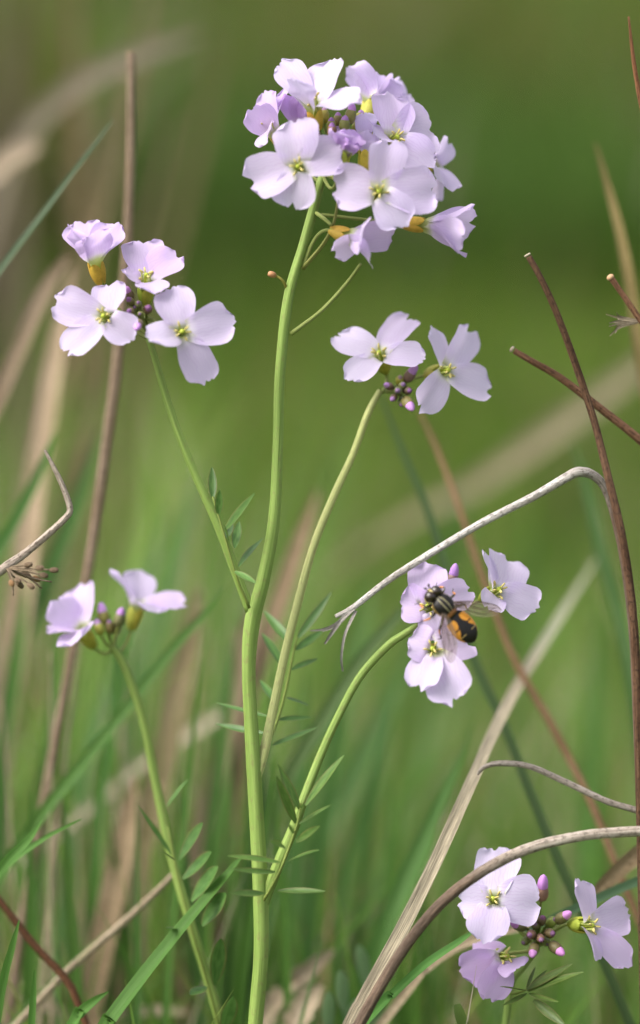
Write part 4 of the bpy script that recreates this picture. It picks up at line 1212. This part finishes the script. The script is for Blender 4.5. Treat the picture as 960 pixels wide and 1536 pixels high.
# ------------------------------------------------------------------ hoverfly
hy = (at(648, 889, -11) - at(716, 962, -10.5)).normalized()          # head direction
hz = vdir(.12, .30, .95)
hz = (hz - hy * hz.dot(hy)).normalized()
hx = hy.cross(hz)
FM = Matrix((hx, hy, hz)).transposed().to_4x4()
FM.translation = at(678, 922, -10.5)
ST = [  # y, half width, height up, height down, z offset
    (6.15, .05, .05, .05, -.35), (6.0, .55, .45, .6, -.35), (5.5, 1.15, 1.0, 1.0, -.3), (4.9, 1.35, 1.05, 1.05, -.2), (4.45, .85, .7, .8, -.1), (4.2, .65, .5, .6, 0), (3.95, 1.05, .75, .9, 0),
    (3.4, 1.55, 1.2, 1.3, 0), (2.6, 1.78, 1.45, 1.5, 0), (1.7, 1.72, 1.45, 1.5, 0), (.95, 1.4, 1.25, 1.3, 0), (.6, 1.15, 1.1, 1.1, 0), (.2, 1.18, 1.0, .8, 0), (-.15, 1.25, .8, .65, -.05), (-.5, 1.55, .68, .65, -.12),
    (-1.0, 1.88, .76, .75, -.2), (-1.8, 2.02, .85, .8, -.25), (-2.8, 2.10, .92, .85, -.3), (-3.8, 2.02, .95, .85, -.4), (-4.7, 1.75, .9, .8, -.5), (-5.5, 1.25, .7, .65, -.6), (-6.1, .65, .4, .4, -.7), (-6.35, .05, .05, .05, -.75)]
rows = catmull(ST, 150)
V, Fc, Cc = [], [], []
nsd = 128
BLK, YLW, ORG, AMB, DKB = (.010, .008, .007), (.46, .38, .14), (.56, .24, .028), (.20, .085, .025), (.05, .03, .018)
for i, (y, hw, hu, hd, zo) in enumerate(rows):
    for j in range(nsd):
        a = 2 * math.pi * j / nsd
        cx, cz = math.cos(a), math.sin(a)
        x = cx * hw * 1.12
        V.append((x * mm, y * mm, (zo + cz * (hu if cz > 0 else hd)) * mm))
        u = abs(cx)
        if y > 4.3:
            c = YLW if (y > 5.35 and u < .55) else DKB
        elif y > .65:
            c = BLK
            if cz > 0 and .18 < u < .25:
                c = (.24, .21, .11)
            elif u > .93:
                c = (.20, .13, .04)
        elif y > -.1:
            c = AMB if cz > 0 else BLK
        elif cz < -.1:
            c = ORG if -4.4 < y < -.7 else BLK
        else:
            if y > -.85:
                c = BLK
            elif y > -2.55:
                c = BLK if u < .27 + .20 * abs((y + 1.5) / 1.0) ** 2 else ORG
            elif y > -2.85:
                c = BLK if u < .82 else ORG
            elif y > -4.1:
                c = BLK if u < .46 + .30 * max(0, (-2.95 - y)) else ORG
            elif y > -4.3:
                c = (.40, .28, .10) if u > .3 else BLK
            else:
                c = BLK if u < .9 or y < -5.2 else ORG
        Cc.append(c)
for i in range(len(rows) - 1):
    for j in range(nsd):
        a, b = i * nsd + j, i * nsd + (j + 1) % nsd
        Fc.append((a, a + nsd, b + nsd, b))
fly = link('hoverfly', mk_mesh('hoverfly', V, Fc, M['fly'], cols=np.array(Cc)), None, FM)
tag(fly, 'black and orange hoverfly with striped thorax sitting on a lilac bloom', 'hoverfly')


def ellipsoid(rx, ry, rz, nu=16, nv=10):
    V, Fc, U = lathe([(math.sin(math.pi * (i + .02) / (nv + .04)), -math.cos(math.pi * (i + .02) / (nv + .04))) for i in range(nv + 1)], nu)
    return [(x * rx, y * ry, z * rz) for x, y, z in V], Fc, U


V_, F_, U_ = ellipsoid(1.08 * mm, 1.08 * mm, 1.15 * mm)
ME_EYE = mk_mesh('eye', V_, F_, M['eye'], U_)
for s in (-1, 1):
    link('eye', ME_EYE, fly, FM @ Matrix.Translation((s * .74 * mm, 4.95 * mm, .05 * mm)) @ Matrix.Rotation(s * .5, 4, 'Z'))
    q = [Vector((s * .22, 6.0, .15)) * mm, Vector((s * .35, 6.5, .35)) * mm, Vector((s * .60, 6.9, .35)) * mm]
    V, Fc, U = tube_geo([Vector(a) for a in catmull(q, 7)], [a * mm for a in (.09, .10, .12, .20, .24, .2, .06)], 7)
    link('antenna', mk_mesh('antenna', V, Fc, M['flyleg'], U), fly)
    # wing: outline in local (along, across), along = 0 at the hinge
    ang = R_(38 if s > 0 else 34)
    dirw = Vector((s * math.sin(ang), -math.cos(ang), 0))
    acr = Vector((s * math.cos(ang), math.sin(ang), 0))
    hinge = Vector((s * 1.35, 1.35, 1.05))
    L, NA, NB = 9.0, 26, 9

    def wpt(t, b):
        lead = .35 + 1.0 * math.sin(min(1, t * 1.1) * math.pi * .5) * (1 - .75 * t ** 5)
        trail = -.15 - 1.65 * math.sin(math.pi * min(1, t * .93 + .04)) ** .8
        if t > .93:
            k = math.sqrt(max(0, 1 - ((t - .93) / .07) ** 2))
            lead, trail = .3 + (lead - .3) * k, .3 + (trail - .3) * k
        a = trail + (lead - trail) * b
        p = hinge + dirw * (t * L) + acr * (a * .92)
        p.z += .35 * t - .10 * math.sin(b * 14) * .5 - .25 * t * t * (1 - b) + (-.5 * t)
        return p * mm
    V, Fc = [], []
    for i in range(NA):
        for j in range(NB):
            V.append(wpt(i / (NA - 1), j / (NB - 1)))
    for i in range(NA - 1):
        for j in range(NB - 1):
            a = i * NB + j
            Fc.append((a, a + 1, a + NB + 1, a + NB))
    wg = link('wing', mk_mesh('wing', V, Fc, M['wing']), fly)
    for vn, path in enumerate([[(0, .9), (.3, 1), (.6, 1), (.85, 1), (.97, .8)], [(0, .8), (.3, .86), (.55, .84), (.75, .98)], [(0, .7), (.3, .74), (.55, .58), (.72, .66), (.9, .82)], [(.03, .55), (.3, .58), (.55, .5), (.75, .42), (.92, .5)],
                               [(.03, .45), (.25, .38), (.45, .26), (.65, .22), (.78, .40)], [(.03, .35), (.2, .22), (.38, .04)], [(.42, .72), (.43, .5), (.46, .28)], [(.74, .43), (.80, .6), (.86, .78)]]):
        q = [wpt(t, b) for t, b in path]
        q = [Vector(a) for a in catmull(q, 14)]
        V, Fc, U = tube_geo(q, [(.11 if vn == 0 else .07) * mm * (1 - .4 * i / 13) for i in range(14)], 5)
        link('vein', mk_mesh('vein', V, Fc, M['vein'], U), wg)
    # legs: coxa under the thorax, knee out, foot on the petal
    for k, (y0, kx, ky, fx, fy, fz, mt) in enumerate([(3.3, 2.6, 4.3, 2.4, 5.4, -2.6, 'flyleg'), (2.3, 3.2, 2.2, 3.9, 2.6, -2.7, 'flylegy'), (1.3, 3.2, -.3, 3.6, -1.9, -2.9, 'flyleg')]):
        q = [Vector((s * .7, y0, -1.2)) * mm, Vector((s * 1.6, (y0 + ky) / 2, -.9)) * mm, Vector((s * kx, ky, -.8)) * mm, Vector((s * (kx * .4 + fx * .6), (ky + fy) / 2, -2.0)) * mm, Vector((s * fx, fy, fz)) * mm, Vector((s * (fx + .5), fy + .3, fz - .1)) * mm]
        rad = [a[0] * mm for a in catmull([(.22,), (.30,), (.20,), (.15,), (.10,), (.07,)], 22)]
        V, Fc, U = tube_geo([Vector(a) for a in catmull(q, 22)], rad, 7)
        nf = len(Fc)
        fm = [1 if (f // 7) in ((9, 10, 11, 12) if k != 1 else tuple(range(8, 15))) else 0 for f in range(nf)]
        link('leg', mk_mesh('leg', V, Fc, None, U, mats=[M['flyleg'], M['flylegy']], fmat=fm), fly)
# fringe of fine hairs round the thorax and on the face
V, Fc = [], []
for k in range(420):
    a = rnd.uniform(-.35, math.pi + .35)
    y = rnd.uniform(.3, 3.9)
    if .30 < a < math.pi - .30:
        continue
    hw = np.interp(-y, [-3.95, -3.4, -2.6, -1.7, -.95, -.3], [1.05, 1.55, 1.78, 1.72, 1.4, 1.0])
    p = Vector((math.cos(a) * hw, y, math.sin(a) * 1.35))
    nrm = Vector((math.cos(a), rnd.uniform(-.4, .3), math.sin(a))).normalized()
    e = p + nrm * rnd.uniform(.25, .5)
    sdv = nrm.cross(Vector((.2, .9, .3))).normalized() * .025
    b = len(V)
    V += [(p - sdv) * mm, (p + sdv) * mm, e * mm]
    Fc.append((b, b + 1, b + 2))
hr = link('hair', mk_mesh('hair', V, Fc, M['hair']), fly)
